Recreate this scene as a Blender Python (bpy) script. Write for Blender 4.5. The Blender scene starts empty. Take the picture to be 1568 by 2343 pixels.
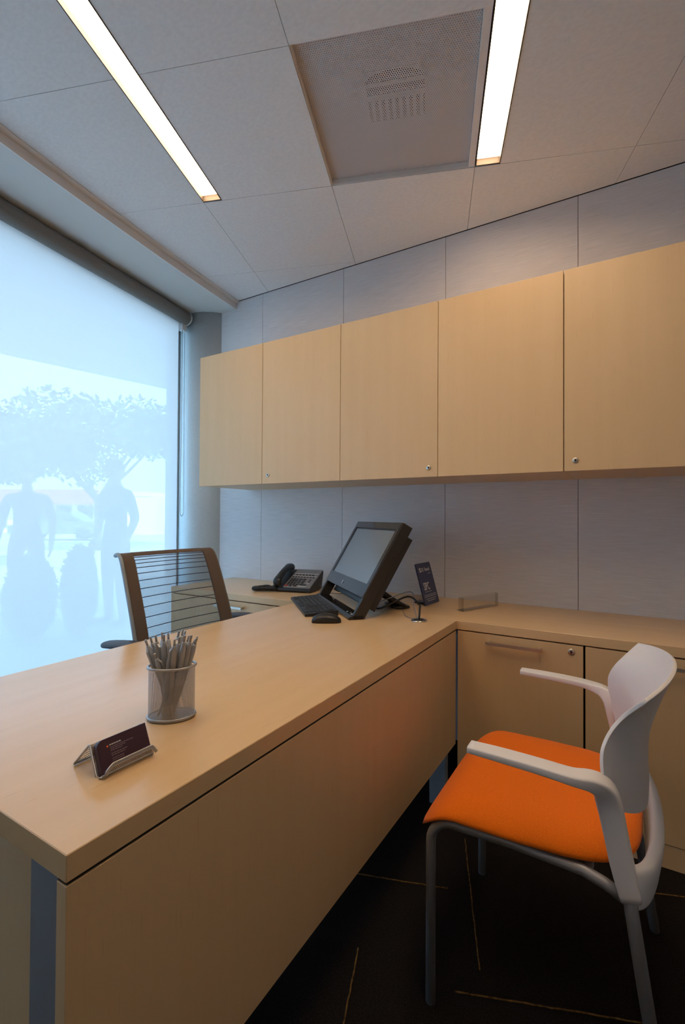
import bpy, bmesh, math, random
from mathutils import Vector, Matrix, noise
R = math.radians
random.seed(7)
scene = bpy.context.scene
COL = scene.collection

# ------------------------------------------------------------------ camera
CAM = Vector((0.1641, -2.4359, 1.1602))
yaw, pitch, roll, FPX = R(30.9573), R(0.7082), R(0.341), 1076.3
fw = Vector((-math.sin(yaw)*math.cos(pitch), math.cos(yaw)*math.cos(pitch), math.sin(pitch)))
rt = Vector((math.cos(yaw), math.sin(yaw), 0)); up = rt.cross(fw)
r2 = rt*math.cos(roll)+up*math.sin(roll); u2 = -rt*math.sin(roll)+up*math.cos(roll)
cd = bpy.data.cameras.new('camera'); cam = bpy.data.objects.new('camera', cd); COL.objects.link(cam)
cd.sensor_fit = 'HORIZONTAL'; cd.sensor_width = 36; cd.lens = FPX*36/1568; cd.clip_start = 0.02; cd.clip_end = 300
m3 = Matrix((r2, u2, -fw)).transposed()
cam.matrix_world = Matrix.Translation(CAM) @ m3.to_4x4()
scene.camera = cam

# ------------------------------------------------------------------ light, exposure
world = bpy.data.worlds.new('sky'); scene.world = world; world.use_nodes = True
bg = world.node_tree.nodes['Background']; bg.inputs[0].default_value = (0.37, 0.64, 1.0, 1); bg.inputs[1].default_value = 4.2
sd = bpy.data.lights.new('sun', 'SUN'); sun = bpy.data.objects.new('sun', sd); COL.objects.link(sun)
sd.energy = 11; sd.angle = R(0.6); sd.color = (0.80, 0.9, 1.0)
sun.rotation_euler = Vector((-0.62, 0.25, -0.74)).to_track_quat('-Z', 'Y').to_euler()
LAMP_STRENGTH = 12.0
LAMP_COLOR = (1.0, 0.71, 0.45)
vs = scene.view_settings
vs.view_transform = 'Standard'; vs.look = 'None'; vs.gamma = 1; vs.use_curve_mapping = False; vs.exposure = 1.3

# ------------------------------------------------------------------ helpers
def tag(o, label=None, cat=None, group=None, kind=None):
    if label: o['label'] = label
    if cat: o['category'] = cat
    if group: o['group'] = group
    if kind: o['kind'] = kind
    return o

def mesh_obj(name, verts, faces, mat, parent=None, smooth=False):
    me = bpy.data.meshes.new(name); me.from_pydata([tuple(v) for v in verts], [], faces); me.update()
    bm = bmesh.new(); bm.from_mesh(me); bmesh.ops.recalc_face_normals(bm, faces=bm.faces); bm.to_mesh(me); bm.free()
    return link(name, me, mat, parent, smooth)

def link(name, me, mat, parent=None, smooth=False):
    o = bpy.data.objects.new(name, me); COL.objects.link(o)
    if mat is not None and len(me.materials) == 0: me.materials.append(mat)
    if smooth: me.polygons.foreach_set('use_smooth', [True]*len(me.polygons))
    if parent: attach(o, parent)
    return o

PM = {}
def attach(o, parent):
    """child authored in world coordinates"""
    o.parent = parent
    if parent.name in PM: o.matrix_parent_inverse = PM[parent.name].inverted()

def thing(name, loc, label, cat, group=None, rz=0.0, local=False):
    o = bpy.data.objects.new(name, None); COL.objects.link(o); o.location = loc; o.rotation_euler = (0, 0, rz)
    o.empty_display_size = 0.05
    if not local: PM[o.name] = Matrix.Translation(Vector(loc)) @ Matrix.Rotation(rz, 4, 'Z')
    return tag(o, label, cat, group)

def box_bm(bm, x0, x1, y0, y1, z0, z1, mtx=None):
    r = bmesh.ops.create_cube(bm, size=1)['verts']
    for v in r:
        v.co = Vector(((x0+x1)/2+v.co.x*(x1-x0), (y0+y1)/2+v.co.y*(y1-y0), (z0+z1)/2+v.co.z*(z1-z0)))
        if mtx is not None: v.co = mtx @ v.co
    return r

def bm_obj(name, bm, mat, parent=None, smooth=False):
    me = bpy.data.meshes.new(name); bmesh.ops.recalc_face_normals(bm, faces=bm.faces); bm.to_mesh(me); bm.free()
    return link(name, me, mat, parent, smooth)

def box(name, x0, x1, y0, y1, z0, z1, mat, parent=None, bev=0.0, seg=2, mtx=None):
    bm = bmesh.new(); box_bm(bm, x0, x1, y0, y1, z0, z1, mtx)
    if bev: bmesh.ops.bevel(bm, geom=bm.edges[:], offset=bev, segments=seg, profile=0.5, affect='EDGES')
    return bm_obj(name, bm, mat, parent)

def prism(name, poly, z0, z1, mat, parent=None):
    n = len(poly)
    v = [(p[0], p[1], z0) for p in poly]+[(p[0], p[1], z1) for p in poly]
    f = [tuple(range(n)), tuple(range(2*n-1, n-1, -1))]+[(i, (i+1) % n, n+(i+1) % n, n+i) for i in range(n)]
    return mesh_obj(name, v, f, mat, parent)

def tube_data(path, rad, n=10, closed=False):
    """round tube along points; rad number or list"""
    P = [Vector(p) for p in path]; m = len(P); rads = rad if isinstance(rad, (list, tuple)) else [rad]*m
    T = []
    for i in range(m):
        a = P[(i-1) % m] if (i > 0 or closed) else P[i]; b = P[(i+1) % m] if (i < m-1 or closed) else P[i]
        T.append((b-a).normalized())
    nrm = T[0].orthogonal().normalized(); V = []; F = []
    for i in range(m):
        nrm = (nrm-T[i]*nrm.dot(T[i])).normalized(); bi = T[i].cross(nrm)
        for k in range(n):
            a = 2*math.pi*k/n; V.append(P[i]+(nrm*math.cos(a)+bi*math.sin(a))*rads[i])
    for i in range(m if closed else m-1):
        j = (i+1) % m
        for k in range(n): F.append((i*n+k, i*n+(k+1) % n, j*n+(k+1) % n, j*n+k))
    if not closed: F.append(tuple(range(n-1, -1, -1))); F.append(tuple((m-1)*n+k for k in range(n)))
    return V, F

def tube(name, path, rad, mat, parent=None, n=10, closed=False):
    V, F = tube_data(path, rad, n, closed); return mesh_obj(name, V, F, mat, parent, True)

def smoothpath(pts, sub=6):
    """Catmull-Rom"""
    P = [Vector(p) for p in pts]; out = []
    for i in range(len(P)-1):
        p0 = P[max(i-1, 0)]; p1 = P[i]; p2 = P[i+1]; p3 = P[min(i+2, len(P)-1)]
        for k in range(sub):
            t = k/sub
            out.append(0.5*((2*p1)+(p2-p0)*t+(2*p0-5*p1+4*p2-p3)*t*t+(3*p1-p0-3*p2+p3)*t**3))
    out.append(P[-1]); return out

def sweep(name, path, secs, side, mat, parent=None, n=16, e=3.0):
    """superellipse section: secs = list of (half width along side, half thickness along normal)"""
    P = [Vector(p) for p in path]; m = len(P); V = []; F = []
    for i in range(m):
        t = (P[min(i+1, m-1)]-P[max(i-1, 0)]).normalized()
        s = Vector(side[i]) if isinstance(side, list) else Vector(side)
        s = (s-t*s.dot(t)).normalized(); nn = t.cross(s)
        for k in range(n):
            a = 2*math.pi*k/n; c, q = math.cos(a), math.sin(a)
            V.append(P[i]+s*(secs[i][0]*math.copysign(abs(c)**(2/e), c))+nn*(secs[i][1]*math.copysign(abs(q)**(2/e), q)))
    for i in range(m-1):
        for k in range(n): F.append((i*n+k, i*n+(k+1) % n, (i+1)*n+(k+1) % n, (i+1)*n+k))
    F.append(tuple(range(n-1, -1, -1))); F.append(tuple((m-1)*n+k for k in range(n)))
    return mesh_obj(name, V, F, mat, parent, True)

def lathe(name, prof, loc, mat, parent=None, n=24, axis=None, smooth=True):
    """prof list of (r, h) ; axis matrix optional"""
    V = []; F = []; m = len(prof)
    M = Matrix.Translation(Vector(loc)) @ (axis if axis is not None else Matrix.Identity(4))
    for r, h in prof:
        for k in range(n):
            a = 2*math.pi*k/n; V.append(M @ Vector((r*math.cos(a), r*math.sin(a), h)))
    for i in range(m-1):
        for k in range(n): F.append((i*n+k, i*n+(k+1) % n, (i+1)*n+(k+1) % n, (i+1)*n+k))
    F.append(tuple(range(n-1, -1, -1))); F.append(tuple((m-1)*n+k for k in range(n)))
    return mesh_obj(name, V, F, mat, parent, smooth)

def diamonds(nu, nv, fn, ratio=0.62, keep=None):
    """lattice of diamond shaped holes over the unit square mapped by fn(a,b)->Vector"""
    V = []; F = []
    for j in range(2*nv-1):
        for i in range(nu if j % 2 == 0 else nu-1):
            ca = (i+0.5+(0.5 if j % 2 else 0))/nu; cb = (j/2+0.5)/nv
            if keep and not keep(ca, cb): continue
            o = len(V); ha, hb = 0.5/nu, 0.5/nv
            for s in (1, ratio):
                for da, db in ((1, 0), (0, 1), (-1, 0), (0, -1)): V.append(fn(ca+da*ha*s, cb+db*hb*s))
            for k in range(4): F.append((o+k, o+(k+1) % 4, o+4+(k+1) % 4, o+4+k))
    return V, F

def text_obj(name, s, size, mtx, mat, parent, xs=1.0, shear=0.0, off=0.0):
    cu = bpy.data.curves.new(name, 'FONT'); cu.body = s; cu.size = size; cu.extrude = 0.0001; cu.resolution_u = 2; cu.offset = off
    o = bpy.data.objects.new('t', cu); COL.objects.link(o)
    dg = bpy.context.evaluated_depsgraph_get(); me = bpy.data.meshes.new_from_object(o.evaluated_get(dg))
    bpy.data.objects.remove(o)
    me.transform(mtx @ Matrix.Diagonal((xs, 1, 1, 1)))
    me.materials.clear()
    me.name = name
    return link(name, me, mat, parent)

# ------------------------------------------------------------------ materials
def mat(name, col, rough=0.5, metal=0.0, spec=0.5, **kw):
    m = bpy.data.materials.new(name); m.use_nodes = True; nt = m.node_tree; b = nt.nodes['Principled BSDF']
    b.inputs['Base Color'].default_value = (*col, 1); b.inputs['Roughness'].default_value = rough
    b.inputs['Metallic'].default_value = metal; b.inputs['Specular IOR Level'].default_value = spec
    for k, v in kw.items(): b.inputs[k].default_value = v
    return m
def N(m, t, **props):
    n = m.node_tree.nodes.new(t)
    for k, v in props.items(): setattr(n, k, v)
    return n
def L(m, a, b): m.node_tree.links.new(a, b)
def noise_col(m, c1, c2, scale, detail=3, coord='Object', bump=0.0, lo=0.3, hi=0.7, rnd=0.0):
    b = m.node_tree.nodes['Principled BSDF']
    tc = N(m, 'ShaderNodeTexCoord'); mp = N(m, 'ShaderNodeMapping'); mp.inputs['Scale'].default_value = scale
    nz = N(m, 'ShaderNodeTexNoise'); nz.inputs['Scale'].default_value = 1.0; nz.inputs['Detail'].default_value = detail
    rp = N(m, 'ShaderNodeValToRGB'); rp.color_ramp.elements[0].position = lo; rp.color_ramp.elements[1].position = hi
    rp.color_ramp.elements[0].color = (*c1, 1); rp.color_ramp.elements[1].color = (*c2, 1)
    L(m, tc.outputs[coord], mp.inputs['Vector']); L(m, mp.outputs['Vector'], nz.inputs['Vector'])
    L(m, nz.outputs[0], rp.inputs['Fac'])
    out = rp.outputs['Color']
    if rnd:
        oi = N(m, 'ShaderNodeObjectInfo'); mr = N(m, 'ShaderNodeMapRange')
        mr.inputs['To Min'].default_value = 1-rnd; mr.inputs['To Max'].default_value = 1+rnd
        L(m, oi.outputs['Random'], mr.inputs['Value'])
        hs = N(m, 'ShaderNodeHueSaturation'); L(m, out, hs.inputs['Color']); L(m, mr.outputs[0], hs.inputs['Value']); out = hs.outputs['Color']
    L(m, out, b.inputs['Base Color'])
    if bump:
        bp = N(m, 'ShaderNodeBump'); bp.inputs['Strength'].default_value = bump; bp.inputs['Distance'].default_value = 0.002
        L(m, nz.outputs[0], bp.inputs['Height']); L(m, bp.outputs[0], b.inputs['Normal'])
    return m

def wood(name, sc, rough, c1=(0.67, 0.465, 0.25), c2=(0.705, 0.497, 0.275), rnd=0.02):
    m = mat(name, c2, rough, spec=0.55)
    noise_col(m, c1, c2, sc, 4, rnd=rnd, lo=0.25, hi=0.75)
    # a second layer: rare darker flecks
    b = m.node_tree.nodes['Principled BSDF']; src = b.inputs['Base Color'].links[0].from_socket
    tc = N(m, 'ShaderNodeTexCoord'); mp = N(m, 'ShaderNodeMapping'); mp.inputs['Scale'].default_value = tuple(s*2.2 for s in sc)
    nz = N(m, 'ShaderNodeTexNoise'); nz.inputs['Detail'].default_value = 1
    rp = N(m, 'ShaderNodeValToRGB'); rp.color_ramp.elements[0].position = 0.66; rp.color_ramp.elements[1].position = 0.82
    rp.color_ramp.elements[0].color = (1, 1, 1, 1); rp.color_ramp.elements[1].color = (0.90, 0.85, 0.80, 1)
    mx = N(m, 'ShaderNodeMix', data_type='RGBA', blend_type='MULTIPLY'); mx.inputs['Factor'].default_value = 1
    L(m, tc.outputs['Object'], mp.inputs['Vector']); L(m, mp.outputs[0], nz.inputs['Vector']); L(m, nz.outputs[0], rp.inputs['Fac'])
    L(m, src, mx.inputs['A']); L(m, rp.outputs['Color'], mx.inputs['B']); L(m, mx.outputs['Result'], b.inputs['Base Color'])
    return m

M = {}
M['wood_v'] = wood('maple_vertical', (22, 22, 1.3), 0.42)
M['wood_x'] = wood('maple_counter', (1.3, 22, 22), 0.27)
M['wood_y'] = wood('maple_desktop', (22, 1.3, 22), 0.18)
M['black'] = mat('black_shadow_gap', (0.012, 0.012, 0.012), 0.8)
M['tile'] = noise_col(mat('ceiling_tile', (0.62, 0.61, 0.60), 0.9, spec=0.2), (0.76, 0.755, 0.75), (0.82, 0.815, 0.81), (55, 90, 55), 4, bump=0.15)
M['plenum'] = mat('plenum_dark', (0.25, 0.17, 0.09), 0.9)
M['soffit'] = mat('soffit_paint', (0.66, 0.67, 0.65), 0.8, spec=0.2)
M['trim'] = mat('soffit_trim', (0.80, 0.76, 0.72), 0.7, spec=0.2)
M['wall'] = noise_col(mat('wall_fabric', (0.42, 0.43, 0.45), 0.85, spec=0.2), (0.62, 0.60, 0.61), (0.73, 0.71, 0.72), (9, 9, 260), 5, bump=0.25, rnd=0.012)
M['paint'] = mat('grey_paint', (0.48, 0.46, 0.44), 0.85, spec=0.2)
M['column'] = noise_col(mat('column_fabric', (0.42, 0.43, 0.42), 0.8, spec=0.2), (0.52, 0.53, 0.52), (0.57, 0.58, 0.57), (60, 60, 160), 3)
M['carpet'] = noise_col(mat('carpet_dark', (0.016, 0.014, 0.013), 1.0, spec=0.05), (0.008, 0.0075, 0.008), (0.022, 0.019, 0.018), (260, 260, 260), 3, bump=0.6)
M['yarn'] = noise_col(mat('carpet_yarn', (0.20, 0.10, 0.03), 0.9, spec=0.1), (0.07, 0.04, 0.015), (0.24, 0.13, 0.04), (90, 90, 90), 2)
M['steel_leg'] = mat('desk_leg_metal', (0.30, 0.33, 0.37), 0.4, 0.35)
M['alu'] = mat('satin_nickel', (0.62, 0.58, 0.52), 0.32, 0.9)
M['chrome'] = mat('chrome', (0.75, 0.74, 0.72), 0.15, 1.0)
M['white_pl'] = mat('white_plastic', (0.74, 0.73, 0.74), 0.42, spec=0.4)
M['orange'] = noise_col(mat('orange_upholstery', (0.85, 0.20, 0.01), 0.9, spec=0.12, **{'Sheen Weight': 0.1}), (0.70, 0.135, 0.004), (0.82, 0.185, 0.008), (500, 500, 500), 2, bump=0.2)
M['tube'] = mat('grey_tube', (0.30, 0.31, 0.33), 0.42, 0.4)
M['bk_pl'] = mat('black_plastic', (0.012, 0.012, 0.013), 0.38)
M['bk_gloss'] = mat('black_gloss', (0.010, 0.010, 0.011), 0.12)
M['brown_bk'] = mat('warm_black_plastic', (0.024, 0.019, 0.015), 0.38)
M['key'] = mat('key_black', (0.020, 0.021, 0.024), 0.45)
M['grey_pl'] = mat('phone_grey', (0.20, 0.205, 0.22), 0.45)
M['bezel'] = mat('bezel_gloss', (0.035, 0.037, 0.042), 0.10, IOR=1.8)
M['screen'] = mat('screen_glass', (0.17, 0.20, 0.22), 0.12, spec=1.0, IOR=2.3)
M['lightgrey'] = mat('light_grey_print', (0.6, 0.6, 0.6), 0.6)
M['white'] = mat('white_print', (0.8, 0.8, 0.8), 0.6)
M['red_key'] = mat('red_key', (0.45, 0.04, 0.04), 0.5)
M['navy'] = mat('navy_sign', (0.028, 0.042, 0.125), 0.35)
M['navy_edge'] = mat('navy_edge', (0.02, 0.035, 0.12), 0.3)
M['maroon'] = mat('maroon_card', (0.048, 0.018, 0.032), 0.45)
M['card_ink'] = mat('card_ink', (0.30, 0.22, 0.25), 0.6)
M['card_orange'] = mat('card_orange', (0.85, 0.16, 0.03), 0.5)
M['silver'] = mat('silver_mesh', (0.42, 0.42, 0.43), 0.38, 0.75)
M['pen'] = noise_col(mat('pen_silver', (0.42, 0.43, 0.44), 0.36, 0.35), (0.40, 0.40, 0.41), (0.46, 0.47, 0.48), (40, 40, 40), 1)
M['pen_dark'] = mat('pen_grip_dark', (0.33, 0.335, 0.34), 0.5)
M['mesh_br'] = mat('mesh_brown', (0.15, 0.115, 0.095), 0.75, spec=0.25)
M['mesh_gr'] = mat('mesh_grey', (0.055, 0.065, 0.10), 0.6)
M['fr_grey'] = mat('chair_frame_grey', (0.30, 0.34, 0.37), 0.45, 0.2)
M['bluegrey'] = mat('armpad_bluegrey', (0.05, 0.056, 0.072), 0.6)
M['tube_fab'] = noise_col(mat('blind_fascia_fabric', (0.23, 0.22, 0.205), 0.85, spec=0.2), (0.21, 0.20, 0.185), (0.25, 0.24, 0.225), (300, 300, 300), 2)
M['rim_white'] = mat('bracket_white', (0.68, 0.68, 0.68), 0.5)
M['frame'] = mat('window_frame', (0.6, 0.62, 0.63), 0.5)
M['perf'] = mat('perforated_metal', (0.66, 0.63, 0.63), 0.6, spec=0.3)
M['backing'] = mat('grille_backing', (0.52, 0.50, 0.50), 0.8)
M['housing'] = mat('fixture_housing', (0.05, 0.034, 0.022), 0.6)

def emis(name, col, st):
    m = bpy.data.materials.new(name); m.use_nodes = True; nt = m.node_tree; nt.nodes.clear()
    e = nt.nodes.new('ShaderNodeEmission'); o = nt.nodes.new('ShaderNodeOutputMaterial')
    e.inputs[0].default_value = (*col, 1); e.inputs[1].default_value = st; nt.links.new(e.outputs[0], o.inputs[0]); return m
M['lamp'] = emis('lamp_diffuser', LAMP_COLOR, LAMP_STRENGTH)

def blind_mat():
    m = bpy.data.materials.new('solar_screen_fabric'); m.use_nodes = True; nt = m.node_tree; nt.nodes.clear()
    o = N(m, 'ShaderNodeOutputMaterial'); tr = N(m, 'ShaderNodeBsdfTransparent'); tl = N(m, 'ShaderNodeBsdfTranslucent'); df = N(m, 'ShaderNodeBsdfDiffuse')
    tl.inputs[0].default_value = (0.78, 0.66, 0.62, 1); df.inputs[0].default_value = (0.62, 0.64, 0.64, 1); tr.inputs[0].default_value = (0.95, 1, 1, 1)
    tc = N(m, 'ShaderNodeTexCoord'); mp = N(m, 'ShaderNodeMapping'); mp.inputs['Scale'].default_value = (1, 14, 420)
    nz = N(m, 'ShaderNodeTexNoise'); nz.inputs['Scale'].default_value = 1; nz.inputs['Detail'].default_value = 3
    mr = N(m, 'ShaderNodeMapRange'); mr.inputs['To Min'].default_value = 0.07; mr.inputs['To Max'].default_value = 0.105
    L(m, tc.outputs['Object'], mp.inputs[0]); L(m, mp.outputs[0], nz.inputs['Vector']); L(m, nz.outputs[0], mr.inputs[0])
    m1 = N(m, 'ShaderNodeMixShader'); m1.inputs[0].default_value = 0.42; L(m, tl.outputs[0], m1.inputs[1]); L(m, df.outputs[0], m1.inputs[2])
    m2 = N(m, 'ShaderNodeMixShader'); L(m, mr.outputs[0], m2.inputs[0]); L(m, m1.outputs[0], m2.inputs[1]); L(m, tr.outputs[0], m2.inputs[2])
    L(m, m2.outputs[0], o.inputs[0]); return m
M['blind'] = blind_mat()

def clear_mat(name, tint, refl, rough=0.02):
    m = bpy.data.materials.new(name); m.use_nodes = True; nt = m.node_tree; nt.nodes.clear()
    o = N(m, 'ShaderNodeOutputMaterial'); tr = N(m, 'ShaderNodeBsdfTransparent'); gl = N(m, 'ShaderNodeBsdfGlossy'); fr = N(m, 'ShaderNodeLayerWeight')
    tr.inputs[0].default_value = (*tint, 1); gl.inputs['Roughness'].default_value = rough; fr.inputs[0].default_value = 0.5
    pw5 = N(m, 'ShaderNodeMath', operation='POWER'); pw5.inputs[1].default_value = 5.0; L(m, fr.outputs['Facing'], pw5.inputs[0])
    ml = N(m, 'ShaderNodeMath', operation='MULTIPLY_ADD'); ml.inputs[1].default_value = 0.9*refl; ml.inputs[2].default_value = 0.04*refl
    L(m, pw5.outputs[0], ml.inputs[0])
    mx = N(m, 'ShaderNodeMixShader'); L(m, ml.outputs[0], mx.inputs[0]); L(m, tr.outputs[0], mx.inputs[1]); L(m, gl.outputs[0], mx.inputs[2]); L(m, mx.outputs[0], o.inputs[0])
    return m
M['glass'] = clear_mat('window_glass', (0.88, 0.96, 0.97), 1.0)
M['acrylic'] = clear_mat('clear_acrylic', (0.97, 0.97, 0.965), 1.0)
M['acrylic_edge'] = clear_mat('acrylic_edge', (0.86, 0.86, 0.84), 1.0, 0.2)
M['cord_clear'] = mat('chain_white', (0.62, 0.70, 0.74), 0.5)

# ------------------------------------------------------------------ dimensions (from the photograph)
H = 2.676; S = 2.625; ZD = 0.74; TH = 0.0353
XR, YF = 1.35, -3.35                       # right wall, wall behind the camera
WD = Vector((-0.172, 0.985, 0)).normalized(); WN = Vector((-WD.y, WD.x, 0)) ; WN = WN if WN.x < 0 else -WN   # along window, outward
W0 = Vector((-2.527, -0.135, 0))            # blind roller axis end
def wpt(s, off, z): return W0 - WD*s + WN*off + Vector((0, 0, z))     # s metres towards the camera
WL = (W0.y-YF)/WD.y
def curve_x(y): t = -y; return -2.184+0.1275*t+0.0205*t*t

# ------------------------------------------------------------------ structure
floor = tag(box('floor', -3.2, XR, YF, 0.02, -0.05, 0, M['carpet']), 'near-black carpet floor with thin broken ochre lines', kind='structure')
TU = Vector((math.cos(R(20)), math.sin(R(20)), 0)); TV = Vector((-math.sin(R(20)), math.cos(R(20)), 0))
def uv(u, v, z=0): return TU*u+TV*v+Vector((0, 0, z))
def yarn(a, b):
    a = Vector((*a, 0)); b = Vector((*b, 0)); n = max(3, int((b-a).length/0.02)); d = (b-a).normalized(); s = Vector((-d.y, d.x, 0))
    pts = [a.lerp(b, i/n)+s*random.uniform(-0.0012, 0.0012)+Vector((0, 0, 0.0012)) for i in range(n+1)]
    tube('carpet_line', pts, 0.0020, M['yarn'], floor, n=5)
for a, b in [((-0.64, -1.10), (-0.312, -0.987)), ((-0.333, -0.732), (-0.157, -1.202)), ((-0.453, -1.311), (-0.36, -1.58)),
             ((-0.195, -1.291), (0.30, -1.095)), ((0.20, -0.685), (0.62, -0.53)), ((-0.82, -1.95), (-0.48, -1.83)), ((0.45, -1.0), (0.6, -1.4)),
             ((0.5, -1.75), (0.95, -1.58)), ((-0.1, -1.9), (0.05, -2.3)), ((-1.6, -1.7), (-1.2, -1.55)), ((-1.9, -1.0), (-1.75, -1.4)), ((0.8, -2.2), (1.2, -2.05))]:
    yarn(a, b)

wall_back = tag(box('wall_back', -2.75, XR, 0.012, 0.13, 0, 2.9, M['black']), 'back wall clad in grey woven fabric panels', kind='structure')
seams = [-2.33, -1.936, -1.299, -0.659, -0.021, 0.617, 1.255, XR]
for a, b in zip(seams[:-1], seams[1:]):
    box('wall_panel', a+0.0012, b-0.0012, 0.0, 0.0125, 0.0, H-0.0025, M['wall'], wall_back)
tag(box('wall_right', XR, XR+0.1, YF-0.1, 0.13, 0, 2.9, M['paint']), 'plain grey side wall right of the cabinets', kind='structure')
tag(box('wall_front', -2.4, XR, YF-0.1, YF, 0, 2.9, M['paint']), 'plain grey wall behind the viewer', kind='structure')
lathe('column', [(0.25, 0.0), (0.25, S+0.01)], (-2.53, 0.135, 0), M['column'], n=64)
tag(bpy.data.objects['column'], 'round grey fabric-wrapped column in the corner by the blind', kind='structure')

ceiling = tag(box('ceiling', -2.75, XR+0.1, YF-0.1, 0.13, 2.86, 2.92, M['plenum']), 'suspended ceiling of large off-white tiles', kind='structure')
def clip(poly, p, n):
    out = []
    for i in range(len(poly)):
        a, b = poly[i], poly[(i+1) % len(poly)]; da, db = (a-p).dot(n), (b-p).dot(n)
        if da >= 0: out.append(a)
        if (da >= 0) != (db >= 0): out.append(a+(b-a)*(da/(da-db)))
    return out
UL = [-1.141+0.6315*k for k in range(-5, 5)]; VL = [-0.264+0.65*k for k in range(-6, 4)]
LIGHTS = [(-1.772, -1.677), (-0.508, -0.405)]; LV = (-2.214, -0.272)
planes = [(Vector((0, -0.004, 0)), Vector((0, -1, 0))), (Vector((XR-0.004, 0, 0)), Vector((-1, 0, 0))), (Vector((0, YF+0.004, 0)), Vector((0, 1, 0)))]
for k in range(9):
    y = -3.4*k/8; p = Vector((curve_x(y)+0.03, y, 0)); dxdy = -(0.1275+2*0.0205*(-y)); t = Vector((dxdy, 1, 0)).normalized(); planes.append((p, Vector((t.y, -t.x, 0))))
G = 0.0010
for i in range(len(UL)-1):
    for j in range(len(VL)-1):
        u0, u1, v0, v1 = UL[i]+G, UL[i+1]-G, VL[j]+G, VL[j+1]-G
        if abs(UL[i]+1.141) < .01 and abs(v1+0.264) < .01: continue        # the perforated vent cell
        for (a, b) in LIGHTS:
            if abs(UL[i]-a) < 0.012 and v1 < LV[1]+0.02 and v0 > LV[0]-0.02: u0 = b
        poly = [uv(u0, v0), uv(u1, v0), uv(u1, v1), uv(u0, v1)]
        for p, n in planes:
            poly = clip(poly, p, n)
            if len(poly) < 3: break
        if len(poly) >= 3:
            prism('ceiling_tile', poly, H, H+0.02, M['tile'], ceiling)
# curved soffit by the window with its edge trim
ys = [0.13-3.55*k/24 for k in range(25)]
V = []; F = []
for y in ys:
    cx = curve_x(min(y, 0)); wx = W0.x-(y-W0.y)*0.1746-0.35
    V += [(cx, y, S), (wx, y, S), (wx, y, 2.86), (cx, y, 2.86)]
for i in range(24):
    o = i*4
    for a, b in ((0, 1), (1, 2), (3, 0)): F.append((o+a, o+b, o+4+b, o+4+a))
soffit = tag(mesh_obj('ceiling_soffit', V, F, M['soffit']), 'curved lower ceiling soffit along the window', kind='structure')
V = []; F = []
for y in [0-3.34*k/24 for k in range(25)]:
    cx = curve_x(y)
    V += [(cx-0.002, y, S-0.002), (cx+0.004, y, S-0.002), (cx+0.004, y, H-0.012), (cx+0.029, y, H-0.004), (cx+0.029, y, H+0.02), (cx-0.002, y, H+0.02)]
for i in range(24):
    o = i*6
    for a in range(6): F.append((o+a, o+(a+1) % 6, o+6+(a+1) % 6, o+6+a))
tag(mesh_obj('trim_1', V, F, M['trim']), 'beige curved edge trim of the soffit', kind='structure')

# window: frame, glass
win = tag(bpy.data.objects.new('window_1', None), 'tall office window behind the roller blind', kind='structure'); COL.objects.link(win)
def wbox(name, s0, s1, o0, o1, z0, z1, mt, parent):
    v = [wpt(s, o, z) for z in (z0, z1) for s, o in ((s0, o0), (s1, o0), (s1, o1), (s0, o1))]
    return mesh_obj(name, v, [(0, 1, 2, 3), (4, 5, 6, 7), (0, 1, 5, 4), (1, 2, 6, 5), (2, 3, 7, 6), (3, 0, 4, 7)], mt, parent)
wbox('window_jamb', -0.14, -0.045, 0.14, 0.22, 0, 2.62, M['frame'], win)
wbox('window_sill', -0.045, WL, 0.12, 0.24, 0, 0.10, M['frame'], win)
wbox('window_head', -0.045, WL, 0.12, 0.24, 2.52, 2.64, M['frame'], win)
wbox('pane', -0.045, WL, 0.175, 0.185, 0.10, 2.52, M['glass'], win)

# roller blind
bl = thing('roller_blind', W0-WD*1.5, 'translucent pale blue solar roller blind drawn down over the window', 'roller blind')
tub = []
ZC, RR = S-0.0475, 0.045
V, F = tube_data([wpt(0.012, 0, ZC), wpt(WL-0.02, 0, ZC)], RR, 28)
mesh_obj('roller_fascia', V, F, M['tube_fab'], bl, False)
V, F = tube_data([wpt(0.0, 0, ZC), wpt(0.012, 0, ZC)], RR+0.004, 28); cap = mesh_obj('end_cap', V, F, M['rim_white'], bl)
wbox('chain_bracket', 0.004, 0.046, 0.0, 0.04, ZC-RR-0.045, ZC-RR+0.01, M['rim_white'], bl)
V = []; F = []
ss = [0.046+(WL-0.061)*k/40 for k in range(41)]; zs = [0.06+(ZC-0.03-0.06)*k/20 for k in range(21)]
for z in zs:
    for s in ss: V.append(wpt(s, 0.035, z))
for j in range(20):
    for i in range(40): a = j*41+i; F.append((a, a+1, a+42, a+41))
mesh_obj('screen_fabric', V, F, M['blind'], bl)
wbox('hem_bar', 0.046, WL-0.015, 0.027, 0.043, 0.035, 0.062, M['rim_white'], bl)
zlow = 1.16
loop = [wpt(0.012, 0.01, 2.5), wpt(0.011, 0.01, 1.9), wpt(0.006, 0.01, zlow+0.05)]+[wpt(0.024-0.018*math.cos(math.pi*k/8), 0.01, zlow+0.05-0.045*math.sin(math.pi*k/8)) for k in range(1, 8)]+[wpt(0.042, 0.01, zlow+0.05), wpt(0.037, 0.01, 1.9), wpt(0.036, 0.01, 2.5)]
tube('bead_chain', loop, 0.0024, M['cord_clear'], bl, n=6)

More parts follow.
